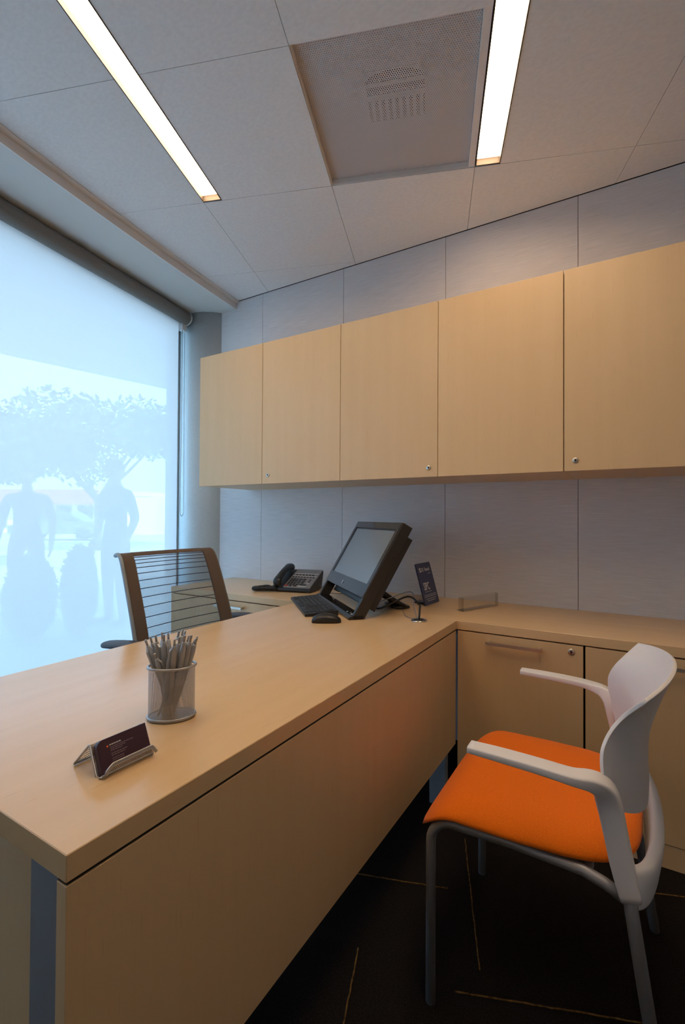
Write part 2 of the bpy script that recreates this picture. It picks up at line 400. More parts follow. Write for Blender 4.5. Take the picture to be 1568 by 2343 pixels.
# ceiling lights
for (u0, u1), lab in zip(LIGHTS, ('long recessed linear ceiling light nearest the window blind', 'recessed linear ceiling light right beside the perforated vent panel')):
    c = uv((u0+u1)/2, (LV[0]+LV[1])/2, H)
    t = thing('linear_light', c, lab, 'ceiling light', 'recessed linear lights')
    mt = Matrix(((TU.x, TV.x, 0, 0), (TU.y, TV.y, 0, 0), (0, 0, 1, 0), (0, 0, 0, 1)))
    bm = bmesh.new()
    e = 0.004
    box_bm(bm, u0+0.0005, u0+e, LV[0], LV[1], H-0.002, H+0.06, mt); box_bm(bm, u1-e, u1-0.0005, LV[0], LV[1], H-0.002, H+0.06, mt)
    box_bm(bm, u0+e, u1-e, LV[1]-e, LV[1], H-0.002, H+0.06, mt); box_bm(bm, u0+e, u1-e, LV[0], LV[0]+e, H-0.002, H+0.06, mt)
    box_bm(bm, u0+e, u1-e, LV[0]+e, LV[1]-e, H+0.05, H+0.06, mt)
    bm_obj('housing', bm, M['housing'], t)
    box('diffuser', u0+0.005, u1-0.005, LV[0]+0.012, LV[1]-0.012, H+0.020, H+0.026, M['lamp'], t, mtx=mt)

# perforated vent panel with a register behind it
mt = Matrix(((TU.x, TV.x, 0, 0), (TU.y, TV.y, 0, 0), (0, 0, 1, 0), (0, 0, 0, 1)))
GU = (-1.141, -0.5095); GV = (-0.914, -0.264)
vp = thing('vent_panel', uv(-0.825, -0.59, H), 'square perforated metal air vent panel in the ceiling', 'air vent')
bm = bmesh.new(); e = 0.003
for a in ((GU[0], GU[0]+e, GV[0], GV[1]), (GU[1]-0.026, GU[1]-0.001, GV[0], GV[1]), (GU[0]+e, GU[1]-0.026, GV[0], GV[0]+e), (GU[0]+e, GU[1]-0.026, GV[1]-e, GV[1])):
    box_bm(bm, a[0], a[1], a[2], a[3], H+(0.012 if a[0] < GU[1]-0.03 and a[2] == GV[0] and a[3] < GV[1] else 0.004), H+0.05, mt)
bm_obj('panel_frame', bm, M['trim'], vp)
V = []; F = []; PZ = H+0.026
a0, a1, b0, b1 = GU[0]+0.004, GU[1]-0.028, GV[0]+0.004, GV[1]-0.004
NU = 74; p = (a1-a0)/NU; q = p*0.866; NVr = int((b1-b0)/q); q = (b1-b0)/NVr
for j in range(NVr):
    for i in range(NU):
        cu = a0+(i+0.5)*p; cv = b0+(j+0.5)*q; sh = p*0.25*(1 if j % 2 else -1)
        o = len(V); cor = ((p/2, 0), (p/2, q/2), (0, q/2), (-p/2, q/2), (-p/2, 0), (-p/2, -q/2), (0, -q/2), (p/2, -q/2))
        for du, dv in cor: V.append(uv(cu+du, cv+dv, PZ))
        for k in range(8):
            an = math.pi*k/4; V.append(uv(cu+sh+math.cos(an)*p*0.28, cv+math.sin(an)*p*0.28, PZ))
        for k in range(8): F.append((o+k, o+(k+1) % 8, o+8+(k+1) % 8, o+8+k))
o = mesh_obj('perforated_sheet', V, F, M['perf'], vp)
RU, RV = (-0.925, -0.715), (-0.745, -0.505)
bm = bmesh.new(); BZ = H+0.034
for a in ((GU[0], RU[0], GV[0], GV[1]), (RU[1], GU[1], GV[0], GV[1]), (RU[0], RU[1], GV[0], RV[0]), (RU[0], RU[1], RV[1], GV[1])):
    box_bm(bm, a[0], a[1], a[2], a[3], BZ, BZ+0.004, mt)
bm_obj('backing_plate', bm, M['backing'], vp)
rg = box('register', RU[0], RU[1], RV[0], RV[1], H+0.12, H+0.13, M['black'], vp, mtx=mt)
for v0, v1 in ((RV[0]+0.045, RV[0]+0.062), (RV[0]+0.095, RV[0]+0.118), (RV[1]-0.03, RV[1])):
    box('register_bar', RU[0], RU[1], v0, v1, BZ-0.003, BZ+0.012, M['backing'], rg, mtx=mt)
for k in range(8):
    uu = RU[0]+0.012+k*0.0255
    box('register_vane', uu, uu+0.012, RV[0]+0.118, RV[1]-0.03, BZ-0.002, BZ+0.03, M['backing'], rg, mtx=mt)
# arched shoulders leaving a domed opening above the upper bar
for sgn in (0, 1):
    pts = []
    n = 8; c0 = (RU[0]+RU[1])/2
    for k in range(n+1):
        a = math.pi/2*k/n; uo = 0.105*math.cos(a); vo = RV[0]+0.045-0.04*math.sin(a)
        pts.append((c0+(uo if sgn else -uo), vo))
    poly = pts+[(c0, RV[0]), (RU[1] if sgn else RU[0], RV[0])]
    prism('register_shoulder', [tuple(uv(a, b)[:2]) for a, b in poly], BZ-0.001, BZ+0.003, M['backing'], rg)

# ------------------------------------------------------------------ cabinets on the back wall
def lock(x, y, z, parent, r=0.011):
    ax = Matrix.Rotation(R(90), 4, 'X')
    lk = lathe('lock', [(r, -0.001), (r, 0.003), (r*0.8, 0.0045)], (x, y, z), M['alu'], parent, n=18, axis=ax)
    lathe('keyhole', [(r*0.34, 0), (r*0.34, 0.0052)], (x, y, z+r*0.12), M['black'], lk, n=10, axis=ax)
    box('key_slot', x-r*0.13, x+r*0.13, y-0.0053, y, z-r*0.55, z, M['black'], lk)
UB, UT, UD = 1.3434, 2.1175, 0.4584
UX = [-2.0287, -1.5385, -1.0384, -0.5374, -0.036, 0.464, 0.964]
ulab = ['maple wall cabinet nearest the column, leftmost pair of doors', 'maple wall cabinet in the middle above the monitor', 'maple wall cabinet on the right above the orange chair']
ulock = [(-1.496, 1.39), (-0.579, 1.384), (0.005, 1.383)]
for k in range(3):
    x0, x1, x2 = UX[2*k], UX[2*k+1], UX[2*k+2]
    c = thing('wall_cabinet', ((x0+x2)/2, -0.22, UB), ulab[k], 'cabinet', 'maple wall cabinets')
    box('body', x0+0.0006, x2-0.0006, -UD+0.021, -0.0005, UB+0.002, UT-0.001, M['wood_v'], c)
    ds = []
    for a, b in ((x0, x1), (x1, x2)):
        g0 = 0.0025 if (a == x0 and k == 2) else 0.0012
        ds.append(box('door', a+g0, b-0.0012, -UD, -UD+0.020, UB, UT, M['wood_v'], c, 0.0008, 1))
    lx, lz = ulock[k]
    lock(lx, -UD, lz, ds[1] if k == 0 else ds[0])

ct = box('counter_top', -2.185, XR-0.001, -0.527, -0.0008, ZD-TH, ZD, M['wood_x'], None, 0.0012, 1)
tag(ct, 'long maple worktop running along the back wall', 'worktop')
def bar_handle(x0, x1, y, z, parent):
    bm = bmesh.new(); box_bm(bm, x0, x1, y-0.034, y-0.024, z-0.006, z+0.006)
    for xx in (x0+0.006, x1-0.016): box_bm(bm, xx, xx+0.010, y-0.026, y, z-0.005, z+0.005)
    return bm_obj('handle', bm, M['alu'], parent)
LTOP = ZD-TH-0.005
for (x0, x1, lab, hz, lk) in ((-2.165, -1.24, 'maple low file cabinet under the worktop behind the mesh chair', (-1.795, -1.592), None),
                              (-0.4265, 0.0365, 'maple base cabinet tucked in the corner against the desk panel', (-0.306, -0.099), (-0.003, 0.675)),
                              (0.0415, 0.51, 'maple base cabinet directly behind the white chair back', (0.17, 0.38), (0.475, 0.675)),
                              (0.515, 0.985, 'maple base cabinet to the right of the chair', (0.65, 0.855), (0.95, 0.675))):
    c = thing('base_cabinet', ((x0+x1)/2, -0.26, 0), lab, 'cabinet', 'maple base cabinets')
    box('body', x0+0.0005, x1-0.0005, -0.503, -0.0008, 0.0, ZD-TH-0.0003, M['black'], c)
    dr = box('door', x0+0.001, x1-0.001, -0.525, -0.5035, 0.080, LTOP, M['wood_v'], c, 0.0008, 1)
    box('plinth', x0, x1, -0.522, -0.5035, 0.0, 0.077, M['wood_v'], c)
    if x0 < -2: box('side_panel', x0-0.019, x0, -0.525, -0.0008, 0, ZD-TH-0.0003, M['wood_v'], c)
    bar_handle(hz[0], hz[1], -0.525, 0.671, dr)
    if lk: lock(lk[0], -0.525, lk[1], dr, 0.012)

# ------------------------------------------------------------------ desk
DX0, DX1, DY0, DY1 = -1.2357, -0.4295, -2.1066, -0.528
dk = thing('desk', (-0.83, -1.3, 0), 'large maple office desk with full front panel', 'desk')
top = box('desk_top', DX0, DX1, DY0, DY1, ZD-TH, ZD, M['wood_y'], dk, 0.0012, 1)
box('front_panel', DX1-0.023, DX1-0.001, DY0+0.001, DY1-0.005, 0.2386, ZD-TH-0.005, M['wood_v'], dk, 0.0006, 1)
box('shadow_gap_strip', DX1-0.022, DX1-0.004, DY0+0.003, DY1-0.006, ZD-TH-0.0055, ZD-TH, M['black'], dk)
for y0, y1 in ((DY0+0.004, DY0+0.034), (-0.59, -0.56)):
    lg = box('leg', -0.522, -0.4535, y0, y1, 0.0, ZD-TH-0.003, M['steel_leg'], dk, 0.0015, 1)
    box('leg', DX0+0.03, DX0+0.10, y0, y1, 0.0, ZD-TH-0.003, M['steel_leg'], dk, 0.0015, 1)
    if y0 > -1: box('crossbar', DX0+0.10, -0.522, y0+0.005, y1-0.005, ZD-TH-0.05, ZD-TH-0.003, M['steel_leg'], dk)
pd = thing('drawer_pedestal', (-0.78, -1.8, 0.26), 'maple drawer box hung under the near end of the desk', 'drawer unit')
box('body', -1.02, -0.533, -2.07, -1.55, 0.26, 0.700, M['wood_v'], pd, 0.001, 1)
for z0, z1 in ((0.265, 0.48), (0.485, 0.695)):
    d = box('drawer', -1.04, -1.021, -2.065, -1.555, z0, z1, M['wood_v'], pd, 0.0008, 1)
    box('handle', -1.065, -1.041, -1.9, -1.72, z1-0.05, z1-0.04, M['alu'], d)

gm = thing('cable_grommet', (-0.557, -0.62, ZD), 'round chrome cable grommet near the desk corner', 'grommet')
lathe('ring', [(0.033, 0.0003), (0.033, 0.004), (0.029, 0.0065), (0.022, 0.0065), (0.021, 0.004)], (-0.557, -0.62, ZD), M['chrome'], gm, n=32)
lathe('cap', [(0.021, 0.0042), (0.012, 0.0072)], (-0.557, -0.62, ZD), M['bk_pl'], gm, n=20)

# ------------------------------------------------------------------ visitor chair (faces the desk, -X)
YC = -1.102
vc = thing('visitor_chair', (0.0, YC, 0), 'white plastic armchair with orange upholstered seat beside the desk', 'chair')
def C(x, s, z): return Vector((x, YC+s, z))
# seat: superelliptic cushion with a waterfall front
V = []; F = []; NA, NR = 64, 12
def seat_pt(r, a, sidez):
    c, s = math.cos(a), math.sin(a); e = 5.5
    px = math.copysign(abs(c)**(2/e), c)*r; py = math.copysign(abs(s)**(2/e), s)*r
    x = -0.042+px*0.243; wv = 0.264-0.030*max(0, px)**2
    if px > 0: x = -0.042+px*0.243-0.02*abs(py)**2*px
    y = py*wv
    base = 0.464+0.004*px
    if x < -0.17: base -= ((-0.17-x)/0.113)**2*0.080
    th = 0.027*(max(0.0, 1-r**5))**0.5
    bo = -0.012*(max(0.0, 1-r**6))**0.5
    return C(x, y, base+(th if sidez > 0 else bo))
rings = [k/NR for k in range(1, NR)]+[0.955, 0.985, 1.0]
V.append(seat_pt(0, 0, 1)); 
for r in rings:
    for k in range(NA): V.append(seat_pt(r, 2*math.pi*k/NA, 1))
for r in rings[::-1][1:]:
    for k in range(NA): V.append(seat_pt(r, 2*math.pi*k/NA, -1))
V.append(seat_pt(0, 0, -1)); nr = len(rings)*2-1
for k in range(NA): F.append((0, 1+k, 1+(k+1) % NA)); F.append((len(V)-1, 1+(nr-1)*NA+(k+1) % NA, 1+(nr-1)*NA+k))
for i in range(nr-1):
    for k in range(NA): F.append((1+i*NA+k, 1+(i+1)*NA+k, 1+(i+1)*NA+(k+1) % NA, 1+i*NA+(k+1) % NA))
mesh_obj('seat', V, F, M['orange'], vc, True)
# backrest shell
rows = [(.512, .204, .580, .140, .236), (.555, .206, .615, .131, .250), (.605, .204, .652, .123, .260), (.66, .206, .690, .121, .258), (.70, .214, .716, .127, .248), (.74, .226, .744, .141, .238),
        (.775, .238, .770, .160, .233), (.806, .249, .793, .180, .238), (.826, .256, .806, .192, .243), (.835, .259, .812, .197, .241)]
NS = 28
RV_ = smoothpath([(r[0], r[1], r[2]) for r in rows], 4); RE_ = smoothpath([(r[3], r[4], 0) for r in rows], 4)
front = []; 
def shell_pts(off):
    out = []
    for (zc, xc, ze), (xe, w, _) in zip(RV_, RE_):
        for k in range(NS+1):
            s = -1+2*k/NS; a = abs(s)
            out.append(C(xc-(xc-xe)*a**2.1, s*w, zc+(ze-zc)*a**2))
    return out
P0 = shell_pts(0); nr = len(RV_); nc = NS+1
def nrm(i, j):
    a = P0[min(i+1, nr-1)*nc+j]-P0[max(i-1, 0)*nc+j]; b = P0[i*nc+min(j+1, NS)]-P0[i*nc+max(j-1, 0)]
    return b.cross(a).normalized()
NN = [nrm(i, j) for i in range(nr) for j in range(nc)]
sg = 1 if NN[nr//2*nc+NS//2].x > 0 else -1
th = 0.0075
V = [p for p in P0]+[p+n*sg*th for p, n in zip(P0, NN)]; o = nr*nc; F = []
for i in range(nr-1):
    for j in range(NS):
        a = i*nc+j; F.append((a, a+1, a+nc+1, a+nc)); F.append((o+a, o+a+nc, o+a+nc+1, o+a+1))
for j in range(NS): F.append((j, o+j, o+j+1, j+1)); a = (nr-1)*nc+j; F.append((a, a+1, o+a+1, o+a))
for i in range(nr-1): a = i*nc; F.append((a, a+nc, o+a+nc, o+a)); a = i*nc+NS; F.append((a, o+a, o+a+nc, a+nc))
bs = mesh_obj('backrest', V, F, M['white_pl'], vc, True)
bv = bs.modifiers.new('soft_edge', 'BEVEL'); bv.width = 0.003; bv.segments = 3; bv.limit_method = 'ANGLE'; bv.angle_limit = R(50)
# arms flowing into the posts
for sg in (-1, 1):
    pts = [(-0.128, 0.300, 0.661), (-0.06, 0.300, 0.660), (0.02, 0.300, 0.657), (0.075, 0.297, 0.652), (0.108, 0.284, 0.646), (0.128, 0.271, 0.630), (0.138, 0.265, 0.600), (0.148, 0.264, 0.55), (0.160, 0.265, 0.49), (0.174, 0.266, 0.433)]
    sec = [(.0200, .0075), (.0220, .0085), (.0225, .0092), (.0225, .0105), (.0215, .015), (.0190, .021), (.0165, .0225), (.0155, .0215), (.0155, .0210), (.016, .0190)]
    pp = smoothpath([(x, sg*s, z) for x, s, z in pts], 4); ss_ = smoothpath([(a, b, 0) for a, b in sec], 4)
    sweep('arm', [C(*q) for q in pp], [(q.x, q.y) for q in ss_], (0, 1, 0), M['white_pl'], vc, n=28, e=5.5)
# lower band behind the seat
half = [(0.172, 0.262, 0.452), (0.190, 0.243, 0.448), (0.205, 0.200, 0.444), (0.217, 0.13, 0.442), (0.222, 0.05, 0.441)]
pts = [(x, -s, z) for x, s, z in half]+[(x, s, z) for x, s, z in half[::-1]]
pp = smoothpath(pts, 4); n = len(pp)
secs = []; sides = []
for i in range(n):
    f = abs(2*i/(n-1)-1); secs.append((0.036+0.004*f, 0.014)); sides.append((0.25*(1-f), 0, 1))
sweep('lower_band', [C(*q) for q in pp], secs, [Vector(s) for s in sides], M['white_pl'], vc, n=24, e=4.0)
for sg in (-1, 1):
    r = 0.0115
    pth = [(-0.238, sg*0.239, 0.0), (-0.238, sg*0.239, 0.385)]+[(-0.238+0.055*(1-math.cos(a)), sg*0.239, 0.385+0.055*math.sin(a)) for a in [math.pi/2*k/8 for k in range(1, 9)]]+[(-0.05, sg*0.242, 0.446), (0.09, sg*0.250, 0.446), (0.13, sg*0.258, 0.440), (0.165, sg*0.264, 0.428)]
    tube('front_leg', [C(*q) for q in pth], r, M['tube'], vc, n=14)
    tube('rear_leg', [C(0.170, sg*0.2655, 0.45), C(0.176, sg*0.266, 0.40), C(0.236, sg*0.276, 0.0)], 0.0125, M['tube'], vc, n=14)
tube('cross_tube', [C(-0.14, -0.24, 0.440), C(-0.14, 0.24, 0.440)], 0.009, M['tube'], vc)
tube('cross_tube', [C(0.10, -0.25, 0.440), C(0.10, 0.25, 0.440)], 0.009, M['tube'], vc)

# ------------------------------------------------------------------ task chair behind the desk (faces +X)
tx, ty = -1.5, -0.985
tcx = thing('task_chair', (tx, ty, 0), 'brown and grey mesh-back office chair behind the desk', 'chair')
def T(x, s, z): return Vector((tx+x, ty+s, z))
# back profile in (x, z): leaning, rolled over at the top away from the sitter
prof = smoothpath([(0.03, 0, 0.56), (0.0, 0, 0.68), (-0.045, 0, 0.82), (-0.085, 0, 0.93), (-0.110, 0, 0.985), (-0.135, 0, 1.004), (-0.160, 0, 1.000)], 6)
def bp(a, b):   # a across -1..1, b along profile 0..1
    t = b*(len(prof)-1); i = min(int(t), len(prof)-2); q = prof[i].lerp(prof[i+1], t-i)
    hw = 0.268-0.022*b
    return T(q.x-0.028*(1-a*a)*min(1.0, (1-b)*3+0.3), a*hw, q.y+q.z)
def strip(name, a0, a1, b0, b1, na, nb, mt, thk=0.004, lift=0.0):
    V = []; F = []
    for j in range(nb+1):
        for i in range(na+1):
            p = bp(a0+(a1-a0)*i/na, b0+(b1-b0)*j/nb); V.append(p+Vector((lift, 0, 0)))
    for j in range(nb):
        for i in range(na): k = j*(na+1)+i; F.append((k, k+1, k+na+2, k+na+1))
    o = mesh_obj(name, V, F, mt, tcx, True); md = o.modifiers.new('thick', 'SOLIDIFY'); md.thickness = thk; md.offset = 0
    return o
B0, B1, AI = 0.02, 0.70, 0.755
fn = lambda a, b: bp(-AI+2*AI*a, B0+(B1-B0)*b)
V, F = diamonds(92, 96, fn, 0.70); mm = mesh_obj('mesh_back', V, F, M['mesh_gr'], tcx)
bm = bmesh.new()
def band(a0, a1, b0, b1, nu, nv):
    V, F = diamonds(nu, nv, lambda a, b: bp(a0+(a1-a0)*a, b0+(b1-b0)*b)+Vector((0.004, 0, 0.0)), 0.40)
    return V, F
for nm, a0, a1, b0, b1 in (('mesh_border', -1, -AI, B0, 1.0), ('mesh_border', AI, 1, B0, 1.0), ('mesh_border', -AI, AI, B1, 1.0)):
    nu = max(6, int((a1-a0)*44)); nv = max(6, int((b1-b0)*78)); V, F = band(a0, a1, b0, b1, nu, nv); o = mesh_obj(nm, V, F, M['mesh_br'], tcx)
    strip('border_backing', a0, a1, b0, b1, 12, 12, M['mesh_br'], 0.004, -0.003)
for sg in (-1, 1):
    tube('back_frame', [bp(sg*1.0, b/24)+Vector((-0.008, 0, -0.004)) for b in range(25)], 0.009, M['fr_grey'], tcx, n=10)
tube('back_frame', [bp(-1+2*k/16, 1.0)+Vector((-0.004, 0, -0.004)) for k in range(17)], 0.008, M['fr_grey'], tcx, n=10)
for k in range(14):
    b = B0+(B1-B0)*(k+0.6)/14.2
    tube('flexor', [bp(-AI+2*AI*i/10, b)+Vector((-0.006, 0, 0)) for i in range(11)], 0.0018, M['mesh_gr'], tcx, n=5)
# seat, arms, base
bm = bmesh.new(); box_bm(bm, tx-0.20, tx+0.25, ty-0.24, ty+0.24, 0.42, 0.49); bmesh.ops.bevel(bm, geom=bm.edges[:], offset=0.033, segments=4, affect='EDGES', profile=0.5)
bm_obj('seat', bm, M['bluegrey'], tcx, True)
for sg in (-1, 1):
    pts = [T(-0.09, sg*0.325, 0.655), T(0.03, sg*0.325, 0.668), T(0.17, sg*0.315, 0.664)]
    sweep('arm_pad', smoothpath(pts, 5), [(0.010+0.034*math.sin(math.pi*min(1, max(0, (k+1.2)/12.4)))**0.4, 0.013) for k in range(11)], (0, 1, 0), M['bluegrey'], tcx, n=18, e=2.6)
    tube('arm_post', smoothpath([T(0.03, sg*0.325, 0.655), T(0.03, sg*0.325, 0.52), T(0.02, sg*0.29, 0.43), T(0.0, sg*0.18, 0.41)], 5), 0.016, M['bk_pl'], tcx)
tube('back_stem', smoothpath([T(-0.0, 0, 0.60), T(-0.03, 0, 0.50), T(-0.12, 0, 0.42), T(0.0, 0, 0.40)], 5), 0.02, M['bk_pl'], tcx)
box('lumbar_bar', tx-0.02, tx+0.015, ty-0.2, ty+0.2, 0.565, 0.60, M['bk_pl'], tcx, 0.008)
lathe('gas_column', [(0.03, 0.09), (0.03, 0.26), (0.018, 0.26), (0.018, 0.42)], (tx, ty, 0), M['bk_pl'], tcx)
for k in range(5):
    a = R(72*k+18); d = Vector((math.cos(a), math.sin(a), 0)); c = Vector((tx, ty, 0))
    sp = sweep('base_arm', [c+d*0.02+Vector((0, 0, 0.105)), c+d*0.16+Vector((0, 0, 0.09)), c+d*0.30+Vector((0, 0, 0.07))], [(0.022, 0.016), (0.018, 0.014), (0.014, 0.010)], (-d.y, d.x, 0), M['fr_grey'], tcx)
    lathe('caster', [(0.012, -0.022), (0.028, -0.020), (0.028, 0.020), (0.012, 0.022)], c+d*0.30+Vector((0, 0, 0.0285)), M['bk_pl'], tcx, n=18, axis=Matrix.Rotation(a, 4, 'Z') @ Matrix.Rotation(R(90), 4, 'X'))

# ------------------------------------------------------------------ all-in-one computer
B1p = Vector((-0.798, -0.754, ZD)); az = R(-42.5); al = R(30)
E_ = Vector((math.cos(az), math.sin(az), 0)); BK = Vector((-E_.y, E_.x, 0)); UPV = Vector((0, 0, math.cos(al)))+BK*math.sin(al); NB = E_.cross(UPV).normalized()
NB = NB if NB.dot(BK) > 0 else -NB     # pointing to the rear of the monitor
MW, MH = 0.60, 0.46
ORG = B1p-E_*MW+Vector((0, 0, 0.003))
MX = Matrix((( E_.x, UPV.x, NB.x, ORG.x), (E_.y, UPV.y, NB.y, ORG.y), (E_.z, UPV.z, NB.z, ORG.z), (0, 0, 0, 1)))   # local: x right, y up the face, z to the rear
pc = thing('all_in_one_computer', B1p-E_*MW/2+BK*0.1, 'black all-in-one computer with a tilted screen on the desk', 'computer')
def mbox(name, x0, x1, y0, y1, z0, z1, mt, parent, bev=0.0): return box(name, x0, x1, y0, y1, z0, z1, mt, parent, bev, 2, MX)
GAPH = 0.098     # open slot under the display, closed by a lower speaker bar
LZ = 0.024       # rear depth offset that keeps the tilted foot above the table
bm = bmesh.new()
box_bm(bm, 0, 0.022, 0.0, MH, 0, 0.050, MX); box_bm(bm, MW-0.022, MW, 0.0, MH, 0, 0.050, MX); box_bm(bm, 0.022, MW-0.022, GAPH, MH, 0.004, 0.048, MX); box_bm(bm, 0.022, MW-0.022, MH-0.012, MH, 0, 0.05, MX)
for v in bm.verts:
    if v.co.z < ZD+0.0012: v.co += UPV*((ZD+0.0012-v.co.z)/UPV.z)
body = bm_obj('chassis', bm, M['brown_bk'], pc)
bvm = body.modifiers.new('b', 'BEVEL'); bvm.width = 0.003; bvm.segments = 2
BZL, BZR, BZT, BZB = 0.030, MW-0.030, MH-0.036, GAPH+0.060
bm = bmesh.new()
for a in ((0.003, BZL, GAPH, MH-0.003), (BZR, MW-0.003, GAPH, MH-0.003), (BZL, BZR, BZT, MH-0.003), (BZL, BZR, GAPH, BZB)): box_bm(bm, a[0], a[1], a[2], a[3], -0.004, 0.004, MX)
bz = bm_obj('bezel', bm, M['bezel'], pc)
bm = bmesh.new()
for a in ((BZL, BZL+0.016, BZB, BZT), (BZR-0.004, BZR, BZB, BZT), (BZL, BZR, BZT-0.008, BZT)): box_bm(bm, a[0], a[1], a[2], a[3], -0.0025, 0.003, MX)
bm_obj('inner_rim', bm, M['bk_pl'], pc)
mbox('screen', BZL+0.016, BZR-0.004, BZB, BZT-0.008, -0.0015, 0.003, M['screen'], pc)
mbox('logo', MW*0.44, MW*0.452, GAPH+0.018, GAPH+0.036, -0.0048, -0.004, M['lightgrey'], bz)
mbox('logo', MW*0.458, MW*0.478, GAPH+0.020, GAPH+0.032, -0.0046, -0.004, M['key'], bz)
# lower bar between the feet lying on the table
bm = bmesh.new()
def pw(x, d, z): return ORG+E_*x+BK*d+Vector((0, 0, z))
vs_ = [pw(x, d, z) for x in (0.0, MW) for d, z in ((-0.012, -0.0025), (-0.014, 0.006), (0.004, 0.013), (0.05, 0.013), (0.05, -0.0025))]
bar = mesh_obj('speaker_bar', vs_, [(0, 1, 2, 3, 4), (5, 6, 7, 8, 9)]+[(i, (i+1) % 5, 5+(i+1) % 5, 5+i) for i in range(5)], M['bk_gloss'], pc)
lathe('power_button', [(0.010, 0), (0.010, 0.0015)], pw(MW-0.04, 0.018, 0.013), M['alu'], bar, n=16)
lathe('media_button', [(0.005, 0), (0.005, 0.0012)], pw(MW-0.07, 0.018, 0.013), M['grey_pl'], bar, n=12)
box('sticker', -0.006, 0.006, -0.003, 0.003, 0, 0.0006, M['lightgrey'], bar, mtx=Matrix.Translation(pw(MW-0.10, 0.012, 0.013)) @ Matrix.Rotation(az, 4, 'Z'))
# rear box, stand leg, disc slot
mbox('rear_housing', 0.05, MW-0.012, 0.075, MH-0.045, 0.048, 0.076, M['brown_bk'], pc, 0.003)
mbox('disc_slot', MW-0.0006, MW+0.0006, MH*0.66, MH*0.67, 0.028, 0.042, M['black'], pc)
for xx in (MW*0.37, MW*0.42, MW*0.9, MW*0.8): mbox('camera_dot', xx, xx+0.004, MH-0.020, MH-0.016, -0.0046, -0.0039, M['grey_pl'], bz)
st0 = ORG+E_*(MW*0.62)+UPV*0.17+NB*0.075
foot = pw(MW*0.62, 0.315, 0.006)
sweep('stand_leg', [st0, st0.lerp(foot, 0.5)+Vector((0, 0, -0.004)), foot], [(0.075, 0.013), (0.075, 0.014), (0.075, 0.010)], E_, M['bk_pl'], pc, n=16, e=5)
sweep('stand_foot', [foot+BK*-0.05+Vector((0, 0, -0.0005)), foot+BK*0.016], [(0.075, 0.0075), (0.075, 0.0075)], E_, M['bk_pl'], pc, n=16, e=5)
# cables down to the grommet
gx = Vector((-0.557, -0.62, ZD+0.008)); cs = ORG+E_*(MW*0.72)+UPV*0.13+NB*0.08
c1 = tube('power_cable', smoothpath([cs, cs+Vector((0.06, -0.03, -0.055)), Vector((-0.665, -0.49, ZD+0.072)), Vector((-0.572, -0.585, ZD+0.062)), Vector((-0.560, -0.606, ZD+0.045)), gx], 6), 0.0042, M['bk_pl'], None, n=8)
tag(c1, 'thick black cable from the computer into the chrome grommet', 'cable')
c2 = tube('network_cable', smoothpath([cs+E_*0.01, cs+Vector((0.05, -0.03, -0.03)), Vector((-0.66, -0.47, ZD+0.092)), Vector((-0.60, -0.57, ZD+0.047)), gx+Vector((-0.006, -0.004, 0))], 6), 0.0024, M['grey_pl'], None, n=6)
tag(c2, 'thin grey cable drooping beside the thick black cable', 'cable')
c3 = tube('mouse_cable', smoothpath([Vector((-0.76, -0.375, ZD+0.004)), Vector((-0.70, -0.46, ZD+0.003)), Vector((-0.64, -0.565, ZD+0.003)), Vector((-0.592, -0.608, ZD+0.005)), gx+Vector((-0.012, 0.0, 0.002))], 6), 0.0016, M['grey_pl'], None, n=6)
tag(c3, 'thin grey cable lying on the desk behind the computer', 'cable')

# ------------------------------------------------------------------ keyboard and mouse
kx = Vector((0.707, -0.707, 0)).normalized(); ky = Vector((-kx.y, kx.x, 0))
KO = Vector((-1.10, -0.60, ZD+0.001))-kx*0.22-ky*0.072       # front-left corner (sitter side)
KM = Matrix(((kx.x, ky.x, 0, KO.x), (kx.y, ky.y, 0, KO.y), (0, 0, 1, KO.z), (0, 0, 0, 1)))
kb = thing('keyboard', KO, 'slim black keyboard lying in front of the computer', 'keyboard')
KWd, KDp = 0.440, 0.145
v = [KM @ Vector(p) for p in ((0, 0, 0), (KWd, 0, 0), (KWd, KDp, 0), (0, KDp, 0), (0, 0, .010), (KWd, 0, .010), (KWd, KDp, .020), (0, KDp, .020))]
kbd = mesh_obj('case', v, [(0, 1, 2, 3), (4, 5, 6, 7), (0, 1, 5, 4), (1, 2, 6, 5), (2, 3, 7, 6), (3, 0, 4, 7)], M['bk_pl'], kb)
kmesh = bpy.data.meshes.new('key'); bm = bmesh.new(); box_bm(bm, -.5, .5, -.5, .5, 0, 1)
for vv in bm.verts:
    if vv.co.z > .5: vv.co.x *= .86; vv.co.y *= .84
bm.to_mesh(kmesh); bm.free(); kmesh.materials.append(M['key'])
SL = math.atan2(.010, KDp)
def key(cx, cy, w, d):
    o = bpy.data.objects.new('key', kmesh); COL.objects.link(o); o.parent = kb; o.matrix_parent_inverse = PM[kb.name].inverted()
    o.matrix_basis = KM @ Matrix.Translation((cx, cy, .0102+cy*.010/KDp)) @ Matrix.Rotation(SL, 4, 'X') @ Matrix.Diagonal((w, d, .0035, 1))
rowy = [0.017+0.0205*k for k in range(6)]
for r_, y in enumerate(rowy):
    if r_ == 0:
        x = 0.012
        for w in (.026, .022, .022, .118, .022, .022, .022): key(x+w/2, y, w-.003, 0.0180); x += w
        x0_ = 0.012
    else:
        n = 13; w = 0.290/n
        for k in range(n): key(0.012+w*(k+.5), y, w-.003, 0.0180)
    for k in range(6 if r_ > 1 else 5): key(0.312+.0195*(k+.5), y, 0.0168, 0.0180)
ms = thing('computer_mouse', (-0.87, -0.845, ZD), 'black computer mouse beside the end of the keyboard', 'mouse')
mo = Vector((-0.868, -0.838, ZD+0.0005)); ma = R(30)
V = []; F = []
